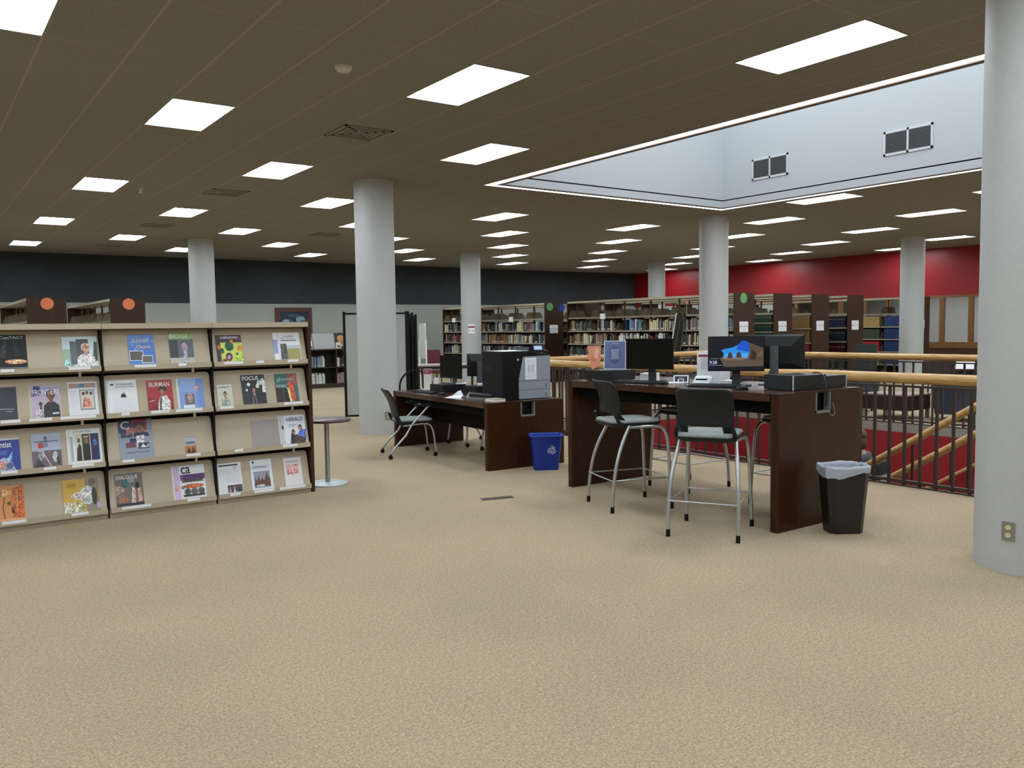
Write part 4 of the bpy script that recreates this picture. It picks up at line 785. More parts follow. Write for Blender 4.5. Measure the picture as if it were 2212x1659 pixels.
def dens(ring, k=6): 
    out = []
    for i in range(len(ring)):
        a, c = ring[i], ring[(i+1) % len(ring)]
        out += [tuple(a[j]+(c[j]-a[j])*q/k for j in range(3)) for q in range(k)]
    return out
b = MB(); b.loft([OC(.25, .19, 0), OC(.33, .25, .50)], BR, smooth=False, caps=False); b.loft([OC(.25, .19, 0), OC(.24, .18, .001)], BR, smooth=False); b.build('bin_body', t)
rnd = random.Random(4); rings = []
prof = [(x_*.875, y_*.875, z_) for x_, y_, z_ in ((.29, .21, .12), (.33, .24, .38), (.355, .265, .49), (.372, .282, .512), (.388, .298, .514), (.396, .306, .495), (.394, .304, .465), (.392, .302, .44))]
ph = [rnd.random()*6.28 for _ in range(6)]
for k, (wx, wy, z) in enumerate(prof):
    r = dens(OC(wx, wy, z), 7); q = []
    for i, (x, y, zz) in enumerate(r):
        a = i/len(r)*2*PI; amp = [.05, .035, .012, .009, .01, .012, .018, .024][k]
        nz = math.sin(5*a+ph[0])*.5+math.sin(9*a+ph[1]+k*.4)*.3+math.sin(17*a+ph[2]+k)*.25
        sc = 1+nz*amp/.2*(.5 if k < 2 else .35); q.append((x*sc, y*sc, zz+nz*amp*.7+(0.02*math.sin(2*a+1) if k > 5 else 0)))
    rings.append(q)
LN = bpy.data.materials.new('bin_liner'); LN.use_nodes = True; q = LN.node_tree.nodes['Principled BSDF']; q.inputs['Base Color'].default_value = hexc('#ccd4e0'); q.inputs['Roughness'].default_value = .35
nt = LN.node_tree; tr = nt.nodes.new('ShaderNodeBsdfTransparent'); mx = nt.nodes.new('ShaderNodeMixShader'); mx.inputs[0].default_value = .62
nt.links.new(tr.outputs[0], mx.inputs[1]); nt.links.new(q.outputs[0], mx.inputs[2]); nt.links.new(mx.outputs[0], nt.nodes['Material Output'].inputs[0])
b = MB(); b.loft(rings, LN, caps=False); b.loft([rings[0], [(x*.3, y*.3, .1) for x, y, z in rings[0]]], LN, caps=False); o = b.build('liner', t)
# ------------------------------------------------------------------ stair hole: walls, flight, rails
ZL = -4.272
b = MB()
for x0, x1, y0, y1 in ((HX1, HX1+.1, HY0-.1, HY1+.1), (HX0-.1, HX0, HY0-.1, HY1+.1), (HX0, HX1, HY1, HY1+.1), (HX0, HX1, HY0-.1, HY0)):
    b.box(x0, x1, y0, y1, ZL, -.14, M_REDD)
struct('wall_stairwell', b)
b = MB(); b.quad((HX0-1, HY0-1, ZL), (HX1+1, HY0-1, ZL), (HX1+1, HY1+1, ZL), (HX0-1, HY1+1, ZL), M_CARPET); o = b.build('floor_lower'); o['kind'] = 'structure'
st = empty('staircase', 'staircase dropping away from the camera between the red stairwell walls', 'stairs', (0, 0, 0))
RIS, TRD = .178, .28
for x0, x1 in ((8.34, 9.82), (10.34, 12.55)):
    pts = [(HY0, 0-.0)]
    prof = [(HY0+.001, -.178)]
    for k in range(24):
        if k: prof.append((HY0+TRD*k, -RIS*(k+1)))
        prof.append((HY0+TRD*(k+1), -RIS*(k+1)))
        if k == 22: prof.append((HY0+TRD*(k+1), ZL+.001)); break
    low = [(prof[-1][0]-.3, ZL+.001), (HY0+.001, -.55)]
    poly = prof+low
    b = MB(); n = len(poly); vs = [(x0, y, z) for y, z in poly]+[(x1, y, z) for y, z in poly]
    m = mat('#8e7f68', .9)
    b.add(vs, [list(range(n)), list(range(2*n-1, n-1, -1))]+[(i, i+n, (i+1) % n+n, (i+1) % n) for i in range(n)], m)
    b.build('stair_flight', st)
def slope(y): return -(y-HY0)*RIS/TRD
def stair_rail(x, r, h, name='handrail', posts=True):
    y0, y1 = 3.75, 9.9
    b = MB(); b.tube([(x, y0, slope(y0)+h), (x, y1, slope(y1)+h)], r, M_OAK, 14); hr = b.build(name, st)
    if posts:
        k = 0; y = y0+.25
        while y < y1:
            b = MB(); b.box(x-.011, x+.011, y-.011, y+.011, slope(y)-.02, slope(y)+h-.01, M_IRON); b.build('baluster', hr); y += .56
stair_rail(8.32, .036, .9); stair_rail(9.84, .034, .9); stair_rail(10.22, .026, .93); stair_rail(12.5, .026, .9, posts=False)
def railing(label, ax, fix, a, c, sp, first, m):
    t = empty('stair_railing', label, 'railing', (0, 0, 0))
    P = (lambda u, z: (fix, u, z)) if ax == 'y' else (lambda u, z: (u, fix, z))
    b = MB(); b.tube([P(a, 1.043), P(c, 1.043)], .052, m, 18); b.build('oak_handrail', t)
    b = MB()
    if ax == 'y': b.box(fix-.02, fix+.02, a, c, .035, .06, M_IRON); b.box(fix-.02, fix+.02, a, c, 0, .012, M_IRON); b.box(fix-.018, fix+.018, a, c, .955, .975, M_IRON)
    else: b.box(a, c, fix-.02, fix+.02, .035, .06, M_IRON); b.box(a, c, fix-.02, fix+.02, 0, .012, M_IRON); b.box(a, c, fix-.018, fix+.018, .955, .975, M_IRON)
    b.build('iron_rail', t)
    u = first; k = 0; proto = None
    while u < c-.01:
        if proto is None:
            b = MB(); b.box(-.012, .012, -.012, .012, .01, .97, M_IRON); proto = b.build('baluster', t); o = proto
        else: o = bpy.data.objects.new('baluster', proto.data); COL.objects.link(o); o.parent = t
        o.location = P(u, 0); u += sp; k += 1
    for u in (a+.02, c-.02): 
        b = MB(); b.box(-.022, .022, -.022, .022, 0, .97, M_IRON); o = b.build('post', t); o.location = P(u, 0)
    return t
railing('oak and iron stair railing on the near side, behind the standing desk', 'y', 7.75, 3.5, 10.9, .155, 3.71, M_OAK)
railing('oak and iron stair railing across the left end of the stair opening', 'x', 10.9, 7.8, 12.6, .155, 7.93, M_OAKX)
railing('oak and iron stair railing on the far side, before the armchairs', 'y', 12.62, 3.7, 10.85, .155, 3.83, M_OAK)
# ------------------------------------------------------------------ person going down the stairs
def skin_mesh(name, pts, edges, m, parent, M=None, sub=2, root=0):
    import bmesh
    bm = bmesh.new(); lay = bm.verts.layers.skin.verify(); vs = []
    for x, y, z, r in pts:
        v = bm.verts.new((x, y, z)); v[lay].radius = (r if isinstance(r, tuple) else (r, r)); vs.append(v)
    for a, c in edges: bm.edges.new((vs[a], vs[c]))
    vs[root][lay].use_root = True
    me = bpy.data.meshes.new(name); bm.to_mesh(me); bm.free(); me.materials.append(m)
    o = bpy.data.objects.new(name, me); COL.objects.link(o); o.parent = parent
    md = o.modifiers.new('skin', 'SKIN'); md.use_smooth_shade = True
    md = o.modifiers.new('sub', 'SUBSURF'); md.levels = sub; md.render_levels = sub
    return o
pe = empty('person', 'person in dark grey top and backpack going down the stairs, mostly hidden behind the desk', 'person', (9.42, 5.86, -1.424), R(6))
SK = mat('#c4917a', .55); TOP = mat('#3a4246', .8); TR = mat('#20242c', .8); HAIR = noisy('brown_hair', '#3a2c20', '#54402e', 60, .6, .3, 3)
P = [(0, 0, .93, .115), (0, .01, 1.1, .11), (0, .0, 1.3, .12), (0, -.01, 1.4, .07), (0, 0, 1.47, .055), (0, .03, 1.56, .082), (0, .02, 1.62, .08),
     (.1, 0, .88, .09), (.11, .05, .5, .06), (.11, .02, .1, .04), (.11, .14, .03, .035),
     (-.1, 0, .88, .09), (-.11, .2, .42, .06), (-.11, .2, -.07, .04), (-.11, .32, -.14, .035),
     (.17, -.01, 1.36, .045), (.22, -.03, 1.1, .04), (.24, .1, .88, .032), (.24, .15, .8, .028),
     (-.17, -.01, 1.36, .045), (-.22, -.03, 1.1, .04), (-.24, .1, .88, .032), (-.24, .15, .8, .028)]
Ed = [(0, 1), (1, 2), (2, 3), (3, 4), (4, 5), (5, 6), (0, 7), (7, 8), (8, 9), (9, 10), (0, 11), (11, 12), (12, 13), (13, 14), (3, 15), (15, 16), (16, 17), (17, 18), (3, 19), (19, 20), (20, 21), (21, 22)]
skin_mesh('body', P, Ed, SK, pe)
skin_mesh('shirt', [(0, 0, .78, .168), (0, .01, 1.08, .15), (0, 0, 1.28, .16), (0, -.01, 1.395, .1), (.17, -.01, 1.37, .08), (.225, -.03, 1.12, .062), (-.17, -.01, 1.37, .08), (-.225, -.03, 1.12, .062)], [(0, 1), (1, 2), (2, 3), (3, 4), (4, 5), (3, 6), (6, 7)], TOP, pe)
skin_mesh('trousers', [(0, 0, 1.0, .135), (.1, 0, .85, .105), (.11, .05, .5, .075), (.11, .02, .12, .055), (-.1, 0, .85, .105), (-.11, .2, .42, .075), (-.11, .2, -.04, .055)], [(0, 1), (1, 2), (2, 3), (0, 4), (4, 5), (5, 6)], TR, pe)
def ball(b, c, r, m, n=14, zmin=-1):
    rings = []
    for i in range(n+1):
        a = -PI/2+PI*i/n; z = max(math.sin(a), zmin); rr = max(math.cos(a), .02)
        rings.append([(c[0]+r[0]*rr*math.cos(2*PI*k/20), c[1]+r[1]*rr*math.sin(2*PI*k/20), c[2]+r[2]*z) for k in range(20)])
    b.loft(rings, m)
b = MB(); ball(b, (0, -.005, 1.63), (.092, .105, .09), HAIR); ball(b, (0, -.05, 1.55), (.08, .06, .1), HAIR); b.build('hair', pe)
b = MB(); ball(b, (0, .115, 1.56), (.014, .022, .024), SK, 8); b.build('nose', pe)
for s in (-1, 1):
    b = MB(); ball(b, (s*.082, .02, 1.57), (.012, .022, .032), SK, 8); b.build('ear', pe)
    b = MB(); ball(b, (s*.032, .095, 1.585), (.012, .012, .009), mat('#e8e4e0', .3), 6); b.build('eye', pe)
    for k in range(5):
        b = MB(); x = s*.24+(k-2)*.014*(1 if k else 1); b.tube([(x, .15, .79), (x, .165, .745-(.02 if k == 2 else 0)), (x, .16, .715-(.018 if k == 2 else 0))], [.009, .0085, .007], SK, 8); b.build('finger', pe)
    b = MB(); yy, zz = (.06, -.0) if s > 0 else (.24, -.178); b.prism(rrect(s*.11-.045, s*.11+.045, yy-.1, yy+.16, .04), zz+.001, zz+.085, M_BLK2); b.build('shoe', pe)
b = MB(); b.box(-.026, .026, .108, .113, 1.508, 1.516, mat('#9a5a50', .5)); b.build('mouth', pe)
b = MB(); q = rrect(-.15, .15, .93, 1.38, .07); Mx = Matrix(((1, 0, 0, 0), (0, 0, 1, -.33), (0, 1, 0, 0), (0, 0, 0, 1)))
b.loft([[tuple(Mx @ Vector((x*s, (y-1.15)*s+1.15, z))) for x, y in q] for s, z in ((.8, 0), (1, .05), (1, .14), (.95, .17))], mat('#1d2226', .7)); b.build('backpack_bag', pe)
b = MB(); b.box(-.09, .09, -.338, -.325, 1.0, 1.18, mat('#8c9294', .6)); b.build('backpack_pocket', pe)
# ------------------------------------------------------------------ bookcase ranges
SHZ = [.08, .42, .775, 1.125, 1.475, 1.83]
SHELFMESH = {}
def shelf_mesh(L, D):
    k = (round(L, 3), D)
    if k not in SHELFMESH:
        b = MB(); b.box(0, D, .012, L-.012, -.022, 0, M_BEIGE); b.box(0, .008, .012, L-.012, -.03, .004, M_BEIGE)
        b.box(D-.008, D, .012, L-.012, -.03, .004, M_BEIGE)
        for y in (.012, L-.016):
            for s in (0, 1):
                q = [(0, 0), (D/2-.03, 0), (D/2-.03, .2), (.1, .2)]
                if s: q = [(D-x, z) for x, z in q]
                vs = [(x, y, z) for x, z in q]+[(x, y+.004, z) for x, z in q]
                b.add(vs, [(0, 1, 2, 3), (7, 6, 5, 4), (0, 4, 5, 1), (1, 5, 6, 2), (2, 6, 7, 3), (3, 7, 4, 0)], M_BEIGE2)
        o = b.build('shelf'); SHELFMESH[k] = o.data; bpy.data.objects.remove(o)
    return SHELFMESH[k]
M_GDOT = mat('#5a9a5e', .6); M_BDOT = mat('#16348c', .6); M_ODOT = mat('#e07c50', .6)
def shelf_range(label, x0, y0, y1, nb, dots=(), sign=True, D=.66, zs=SHZ, cards=()):
    t = empty('bookcase_range', label, 'bookcase', (x0, y0, 0), 0, 'tall double-sided library bookcases'); L = y1-y0; bl = L/nb
    for y in (-.028, L+.003):
        b = MB(); b.box(-.012, D+.012, y, y+.025, 0, 2.29, M_PANEL); b.build('end_panel', t)
    b = MB(); b.box(-.01, D+.01, 0, L, 2.225, 2.275, mat('#a89e85', .5)); b.build('canopy', t)
    for k in range(nb+1):
        b = MB(); b.box(D/2-.02, D/2+.02, max(k*bl-.015, 0), min(k*bl+.015, L), 0, 2.225, M_BEIGE2); b.build('upright', t)
    b = MB(); b.box(.01, D-.01, .01, L-.01, 0, .055, M_PANEL)
    b.box(D/2-.012, D/2+.012, .02, L-.02, .06, zs[-1]-.08, mat('#2a251e', .8)); b.build('base', t)
    for k in range(nb):
        for z in zs:
            o = bpy.data.objects.new('shelf', shelf_mesh(bl, D)); COL.objects.link(o); o.parent = t; o.location = (0, k*bl, z)
    for k, (dx, dz, m) in enumerate(dots):
        b = MB(); b.prism([(.115*math.cos(2*PI*i/32), .115*math.sin(2*PI*i/32)) for i in range(32)], 0, .003, m, M=face_matrix((dx, -.0285, dz), (1, 0, 0), (0, 0, 1))); o = b.build('round_marker', t)
        o['label'] = {M_GDOT: 'green paper dot', M_BDOT: 'blue paper dot', M_ODOT: 'orange paper dot'}[m]
    if sign:
        art(t, 'range_sign', [('r', -.15, -.115, .15, .0, '#e3e4e6'), ('r', -.155, .01, .15, .12, '#e3e4e6'), ('r', -.14, .0, .14, .01, '#5a5c66'), ('r', -.06, .055, .1, .062, '#9a9ca6'), ('r', -.1, -.04, .1, -.035, '#b4b6bc'), ('r', -.1, -.07, .06, -.065, '#b4b6bc')], .0015, .0006, face_matrix((D*.47, -.028, 1.53), (1, 0, 0), (0, 0, 1)))
    for y, z in cards:
        b = MB(); b.box(-.03, -.0, y-y0-.09, y-y0+.09, z-.07, z+.07, M_PAPER); b.build('shelf_card', t)
    return t
XA, XB = 14.8, 14.85
shelf_range('left long bookcase range with green and blue dots on its dark end panel', XA, 18.98, 24.55, 6, ((.17, 2.17, M_GDOT), (.60, 2.15, M_BDOT)), cards=((20.6, 1.84), (23.85, 1.86)))
shelf_range('long bookcase range behind the standing desk, green dot on its end panel', XB, 12.26, 18.0, 6, ((.30, 2.17, M_GDOT),), cards=((16.55, 1.85), (12.9, 1.87)))
ZC = [.08, .42, .775, 1.0, 1.2, 1.41, 1.62, 1.84]
shelf_range('dark-ended bookcase range holding green bound volumes, next right of the green-dotted end panel', 16.23, 12.26, 18.0, 6, zs=ZC)
shelf_range('dark-ended bookcase range with tan volumes, second right of the green-dotted end panel', 17.69, 12.26, 18.0, 6)
shelf_range('dark-ended bookcase range with navy and maroon volumes, left of the farther right column', 19.17, 12.26, 18.0, 6)
shelf_range('bookcase range partly behind the farther right column, next to the oak windows', 22.3, 12.26, 18.0, 6, D=.76)
shelf_range('back bookcase range seen only in the slit beside the blue-dotted end panel', 16.23, 18.98, 24.55, 6, sign=False)
shelf_range('bookcase range with an orange dot, farther left above the magazine rack', 1.91, 18.6, 24.1, 6, ((.34, 2.17, M_ODOT),), sign=False, D=.66)
shelf_range('bookcase range with an orange dot, farther right above the magazine rack', 3.38, 18.6, 24.1, 6, ((.34, 2.17, M_ODOT),), sign=False, D=.64)
# ------------------------------------------------------------------ back wall area
t = empty('low_bookcase', 'low dark wooden bookcase of two shelves against the pale back wall area', 'bookcase', (7.1, 21.7, 0)); W_ = 4.2; DK = noisy('dark_bookcase_wood', '#2e2019', '#3b2a20', 14, .5, 0, 5, (9, 9, .6))
b = MB(); b.box(-.02, W_+.02, -.02, .34, 1.035, 1.07, DK); b.build('top', t)
b = MB(); b.box(0, W_, .3, .32, 0, 1.035, mat('#1d1511', .7)); b.build('back_panel', t)
b = MB(); b.box(0, W_, 0, .3, 0, .12, DK); b.build('plinth', t)
for k in range(6):
    x = k*.84; b = MB(); b.box(x-.015, x+.015, 0, .3, .12, 1.035, DK); b.build('divider', t)
b = MB(); b.box(0, W_, .0, .3, .55, .575, DK); b.build('shelf', t)
t = empty('framed_picture', 'brown-framed dark blue picture with white cloud shapes on the pale back wall', 'picture', (10.16, 26.16, 1.85)); 
b = MB()
for x0, x1, z0, z1 in ((-.61, .61, .33, .48), (-.61, .61, -.48, -.33), (-.61, -.46, -.33, .33), (.46, .61, -.33, .33)): b.box(x0, x1, -.03, .02, z0, z1, mat('#4f2f24', .45))
b.build('picture_frame', t)
art(t, 'picture', [('r', -.46, -.33, .46, .33, '#1d2c3c'), ('e', -.22, .02, .2, .1, '#3d5a70'), ('e', .22, .1, .16, .1, '#7f97a8'), ('e', -.26, .05, .1, .05, '#8fa4b4'), ('p', [(-.05, -.3), (.1, -.3), (.06, .25), (0, .1)], '#10181f'), ('e', .3, .02, .1, .06, '#46657c'), ('e', 0, .22, .2, .06, '#2e4a60'), ('r', -.46, -.33, .46, -.2, '#1a2226')], .001, .0008, face_matrix((0, -.0, 0), (1, 0, 0), (0, 0, 1)))
o = MB().loft([[(-.3, -.1, 0), (.3, -.1, 0), (.3, .12, 0), (-.3, .12, 0)], [(-.3, .06, .42), (.3, .06, .42), (.3, .1, .42), (-.3, .1, .42)]], mat('#999c98', .6), smooth=False).build('display_board'); o.location = (9.33, 21.9, 1.071); tag(o, 'blank grey sloped display board on top of the low bookcase', 'display board')
def standbook(label, x, y, z, w, h, base, items, rz=0, name='display_book'):
    t = empty(name, label, 'book', (x, y, z), rz, 'books displayed on the low bookcase')
    M = face_matrix((-w/2, 0, 0), (1, 0, 0), (0, .2, .98)); b = MB(); b.T = M; b.box(0, w, 0, h, -.02, 0, mat(base, .5)); b.build('book_body', t)
    if items: art(t, 'cover_art', items, .001, .0004, M)
standbook('picture book with an orange shape on black, tallest of the display on the low bookcase', 9.88, 21.9, 1.078, .38, .44, '#22262a', [('e', .19, .28, .12, .09, '#c98a4a'), ('r', .06, .05, .32, .15, '#c9c4b8'), ('p', [(.05, .12), (.33, .12), (.3, .2), (.08, .2)], '#b8894c')], .2)
standbook('tan book with a dark round shape, front of the display on the low bookcase', 9.98, 21.74, 1.078, .24, .30, '#a89a80', [('e', .12, .1, .08, .07, '#5d5040'), ('r', .07, .2, .17, .26, '#2c2823'), ('r', .09, .215, .15, .245, '#d8d6cc')], -.1)
standbook('small cream and brown book, left front of the bookcase display', 9.72, 21.74, 1.078, .15, .17, '#cfc4b2', [('r', .03, .03, .12, .09, '#6a4a3a')], .1)
standbook('small blue and tan book, right end of the bookcase display', 10.18, 21.76, 1.078, .16, .19, '#b7c4cf', [('r', .02, .02, .14, .08, '#b39a70'), ('e', .08, .12, .05, .03, '#4b86b8')], -.1)
standbook('small white-spined book left of the grey display board', 8.93, 21.78, 1.078, .08, .22, '#c9c6ba', [('r', .01, .02, .07, .08, '#5a4a3c')], 0)
# folding partition behind the middle column
t = empty('folding_partition', 'grey folding room partition with black frame beside the middle column', 'partition', (0, 0, 0))
def ppanel(x0, y0, x1, y1, h, m):
    b = MB(); d = Vector((x1-x0, y1-y0, 0)); L = d.length; M = Matrix.Translation((x0, y0, 0)) @ Matrix.Rotation(math.atan2(d.y, d.x), 4, 'Z')
    b.T = M; b.box(.03, L-.03, -.012, .012, .12, h-.03, m); o = b.build('panel', t)
    b = MB(); b.T = M; b.box(0, .04, -.02, .02, .04, h+.02, M_BLACK); b.box(L-.04, L, -.02, .02, .04, h+.02, M_BLACK); b.box(0, L, -.018, .018, h-.03, h, M_BLACK); b.box(0, L, -.018, .018, .09, .12, M_BLACK)
    for q in (.02, L-.02): b.tube([(q-.01, 0, .025), (q+.01, 0, .025)], .025, M_BLACK, 12)
    b.build('panel_frame', o)
PM = mat('#a7aaa6', .8)
ppanel(6.05, 13.35, 7.1, 13.0, 1.87, PM); ppanel(7.13, 13.02, 7.55, 13.95, 1.87, mat('#cdd0d4', .6)); ppanel(7.59, 13.9, 7.19, 12.98, 1.85, mat('#7d8184', .6)); ppanel(7.27, 13.0, 7.69, 13.9, 1.82, mat('#15181a', .6))
t = empty('whiteboard', 'rolling whiteboard with rounded corners and white post, beside the black partition', 'whiteboard', (10.5, 18.45, 0), R(68))
b = MB(); b.prism(rrect(-.6, .6, .85, 1.72, .12), -.012, .012, mat('#c4c9c2', .4), M=Matrix(((1, 0, 0, 0), (0, 0, 1, 0), (0, 1, 0, 0), (0, 0, 0, 1)))); b.build('board', t)
for s in (-1, 1):
    b = MB(); b.tube([(s*.63, 0, .08), (s*.63, 0, 1.3)], .022, M_WHITE); b.tube([(s*.63, -.28, .06), (s*.63, .28, .06)], .022, M_WHITE); b.build('post', t)
    for y in (-.26, .26): b = MB(); b.tube([(s*.63-.012, y, .028), (s*.63+.012, y, .028)], .028, M_BLACK, 12); b.build('caster', t)
def armchair(label, loc, rz, c, group, h=.66, w=.72, name='lounge_chair'):
    t = empty(name, label, 'armchair', loc, rz, group); m = mat(c, .75)
    ro = [(-w/2, .34)]+[(-w/2*math.cos(a*PI/12), -.12-.25*math.sin(a*PI/12)) for a in range(13)]+[(w/2, .34)]
    ri = [(x*.76, y*.72+.02 if y < 0 else y) for x, y in ro][::-1]
    n = len(ro); b = MB(); ol = ro+ri
    def lvl(z, s): return [(x*s, y*s, z) for x, y in ol]
    rings = [lvl(.12, .84), lvl(h-.06, 1.0), lvl(h, .97)]
    vs = [p for r in rings for p in r]; N_ = 2*n; fs = []
    for k in range(2):
        for i in range(N_): j = (i+1) % N_; fs.append((k*N_+i, k*N_+j, (k+1)*N_+j, (k+1)*N_+i))
    for k in (0, 2):
        for i in range(n-1): fs.append((k*N_+i, k*N_+i+1, k*N_+N_-2-i, k*N_+N_-1-i))
    b.add(vs, fs, m, True); b.build('back_and_arms', t)
    b = MB(); o = rrect(-w*.37, w*.37, -.28, .34, .06); b.loft([[(x*.96, y, .2) for x, y in o], [(x, y, .36) for x, y in o], [(x*.95, y*.95, .42) for x, y in o]], m); b.build('seat_cushion', t)
    for sx in (-1, 1):
        for y in (-.2, .26): b = MB(); b.tube([(sx*w*.34, y, 0), (sx*w*.34, y, .2)], .018, M_BLACK, 10); b.build('leg', t)
    return t
GN = 'navy lounge chairs beyond the stair'
armchair('navy lounge chair right of the low coffee table, beyond the stair', (13.65, 6.75, 0), R(20), '#1b222c', GN, .69, .88)
armchair('navy lounge chair left of the low coffee table, seen beside the tall desk', (13.75, 8.75, 0), R(170), '#1b222c', GN, .69, .88)
t = empty('coffee_table', 'low square brown coffee table with grey metal legs beyond the stair', 'table', (13.35, 7.62, 0))
b = MB(); b.box(-.37, .37, -.4, .4, .385, .41, mat('#8c7468', .4)); b.build('tabletop', t)
b = MB(); b.box(-.36, .36, -.39, .39, .15, .385, mat('#2f1714', .5)); b.build('apron', t)
for sx in (-1, 1):
    for sy2 in (-1, 1): b = MB(); b.box(sx*.33-.025, sx*.33+.025, sy2*.36-.025, sy2*.36+.025, 0, .15, mat('#8a8885', .4, .4)); b.build('leg', t)
def table(name, label, loc, rz, wx, wy, zt, c, leg='#2a2522'):
    t = empty(name, label, 'table', loc, rz)
    b = MB(); b.prism(rrect(-wx/2, wx/2, -wy/2, wy/2, .04), zt-.03, zt, mat(c, .35)); b.build('tabletop', t)
    b = MB(); b.box(-wx/2+.08, wx/2-.08, -wy/2+.08, wy/2-.08, zt-.1, zt-.03, mat(leg, .5)); b.build('apron', t)
    for sx in (-1, 1):
        for sy2 in (-1, 1): b = MB(); b.box(sx*(wx/2-.1)-.025, sx*(wx/2-.1)+.025, sy2*(wy/2-.1)-.025, sy2*(wy/2-.1)+.025, 0, zt-.1, mat(leg, .5)); b.build('leg', t)
    return t
table('reading_table', 'dark reading table with white papers seen through the railing by the big right column', (15.65, 7.2, 0), R(10), 1.1, .9, .745, '#3a2520')
for k, (x, y, lab) in enumerate(((15.25, 7.42, 'white open booklet propped on the dark reading table'), (15.35, 7.02, 'cream paper propped on the dark reading table next to the column'))):
    o = MB().loft([[(-.16, -.05, 0), (.16, -.05, 0), (.16, .05, 0), (-.16, .05, 0)], [(-.14, .02, .17), (.14, .02, .17), (.14, .025, .17), (-.14, .025, .17)]], M_PAPER if k == 0 else mat('#c9c0a8', .7), smooth=False).build('booklet'); o.location = (x, y, .7455); o.rotation_euler = (0, 0, R(-50)); tag(o, lab, 'booklet')
table('meeting_table', 'grey-pink topped table behind the black partition, before maroon chairs', (10.35, 17.0, 0), R(-20), 1.5, .8, .75, '#a39798')
def simple_chair(label, loc, rz, c, group, h=.95, name='side_chair'):
    t = empty(name, label, 'chair', loc, rz, group); m = mat(c, .7)
    b = MB(); b.prism(rrect(-.25, .25, -.24, .25, .05), .41, .48, m, smooth=False); b.build('seat', t)
    b = MB(); q = rrect(-.25, .25, .5, h, .06); b.loft([[(x, -.22-(z-.5)*.12+dy, z) for x, z in q] for dy in (0, -.05)], m, smooth=False); b.build('backrest', t)
    for sx in (-1, 1):
        for y in (-.22, .22): b = MB(); b.tube([(sx*.22, y*.95, .42), (sx*.24, y, 0)], .014, M_BLACK, 8); b.build('leg', t)
        b = MB(); b.tube([(sx*.23, -.22, .45), (sx*.23, -.25, .6)], .012, M_BLACK, 8); b.build('back_post', t)
GR = 'maroon chairs by the back wall'
simple_chair('maroon upholstered chair at the meeting table, left of the pair', (10.93, 19.5, 0), R(200), '#4a0f1e', GR, 1.0)
simple_chair('maroon upholstered chair at the meeting table, right of the pair', (11.5, 19.35, 0), R(185), '#5c1526', GR, 1.02)
GW = 'dark chairs round the reading table'
simple_chair('dark brown chair on the left of the reading table beyond the stair', (16.3, 8.3, 0), R(150), '#2c1a16', GW, .82)
simple_chair('dark chair behind the reading table, toward the oak windows', (16.7, 7.3, 0), R(95), '#2c1a16', GW, .85)
simple_chair('dark green chair with a rounded back before the column-side bookcase range', (17.6, 10.9, 0), R(100), '#1e2a26', GW, 1.1)
t = empty('poster_easel', 'dark poster board with a white edge on an easel before the green-dotted range', 'easel', (13.85, 13.12, 0), R(202))
b = MB(); M = face_matrix((-.3, 0, .75), (1, 0, 0), (0, .16, .985)); b.T = M; b.box(0, .588, 0, 1.12, -.02, 0, mat('#262b2c', .6)); b.build('board', t)
b = MB(); b.T = M; b.box(.588, .6, 0, 1.12, -.022, .002, M_WHITE); b.build('board_edge', t)
for a, c in (((-.3, -.05, 0), (-.1, .2, 1.75)), ((.3, -.05, 0), (.1, .2, 1.75)), ((0, .6, 0), (0, .2, 1.85))): b = MB(); b.tube([a, c], .012, M_BEIGE2, 8); b.build('leg', t)
b = MB(); b.tube([(-.24, .22, 1.8), (-.2, .24, 2.08)], .008, M_BEIGE, 8); b.build('easel_mast', t)
b = MB(); b.box(-.28, -.12, .23, .25, 2.06, 2.13, mat('#b88468', .6)); b.build('mast_tag', t)
# notice on the far column
t = empty('column_notice', 'white paper notice with a maroon band on the column before the left range', 'notice', M=Matrix.Identity(4))
a0 = math.atan2(-21.05, -13.65); p = (13.65+.299*math.cos(a0), 21.05+.299*math.sin(a0), 1.57)
M = face_matrix(p, (-math.sin(a0), math.cos(a0), 0), (0, 0, 1))
b = MB(); b.T = M; b.box(-.1, .1, -.14, .14, -.004, .001, M_PAPER); b.build('paper', t)
art(t, 'printing', [('r', -.1, .03, .1, .075, '#6f2a40'), ('r', -.085, -.03, -.03, -.01, '#b4b4ba'), ('r', -.085, -.09, -.03, -.06, '#a8a8b0'), ('r', .02, -.1, .08, -.02, '#c8ccd0'), ('r', -.04, .105, .04, .11, '#a8a8b0')], .002, .001, M)
# ------------------------------------------------------------------ books
rnd = random.Random(11)
PAL = {'cream': '#c9c2a0', 'white': '#cfd2cf', 'black': '#17181a', 'grey': '#7d8486', 'teal': '#2c4846', 'slate blue': '#6c8496', 'tan': '#8f7b58', 'brown': '#4f3b2c', 'dark red': '#7c2c34', 'pale green': '#86a46a', 'dark green': '#1e3a2c', 'purple': '#55507c', 'orange': '#a86e34', 'navy': '#141c36', 'maroon': '#3c0c12', 'blue': '#153262', 'pink': '#a67f84', 'charcoal': '#2b2e30', 'golden tan': '#7c5e36', 'dark teal': '#0e1e24', 'bright red': '#a01820', 'ivory': '#c9bf98', 'gilt tan': '#a18550', 'moss green': '#37472f'}
MIX = ['black', 'charcoal', 'cream', 'white', 'black', 'grey', 'teal', 'slate blue', 'tan', 'brown', 'dark red', 'charcoal', 'charcoal', 'black', 'grey', 'cream', 'brown', 'purple', 'pink', 'teal']
books = []     # (range phrase, shelf word, bay, colour, x, y, z, depth, thick, height, axis, lean)
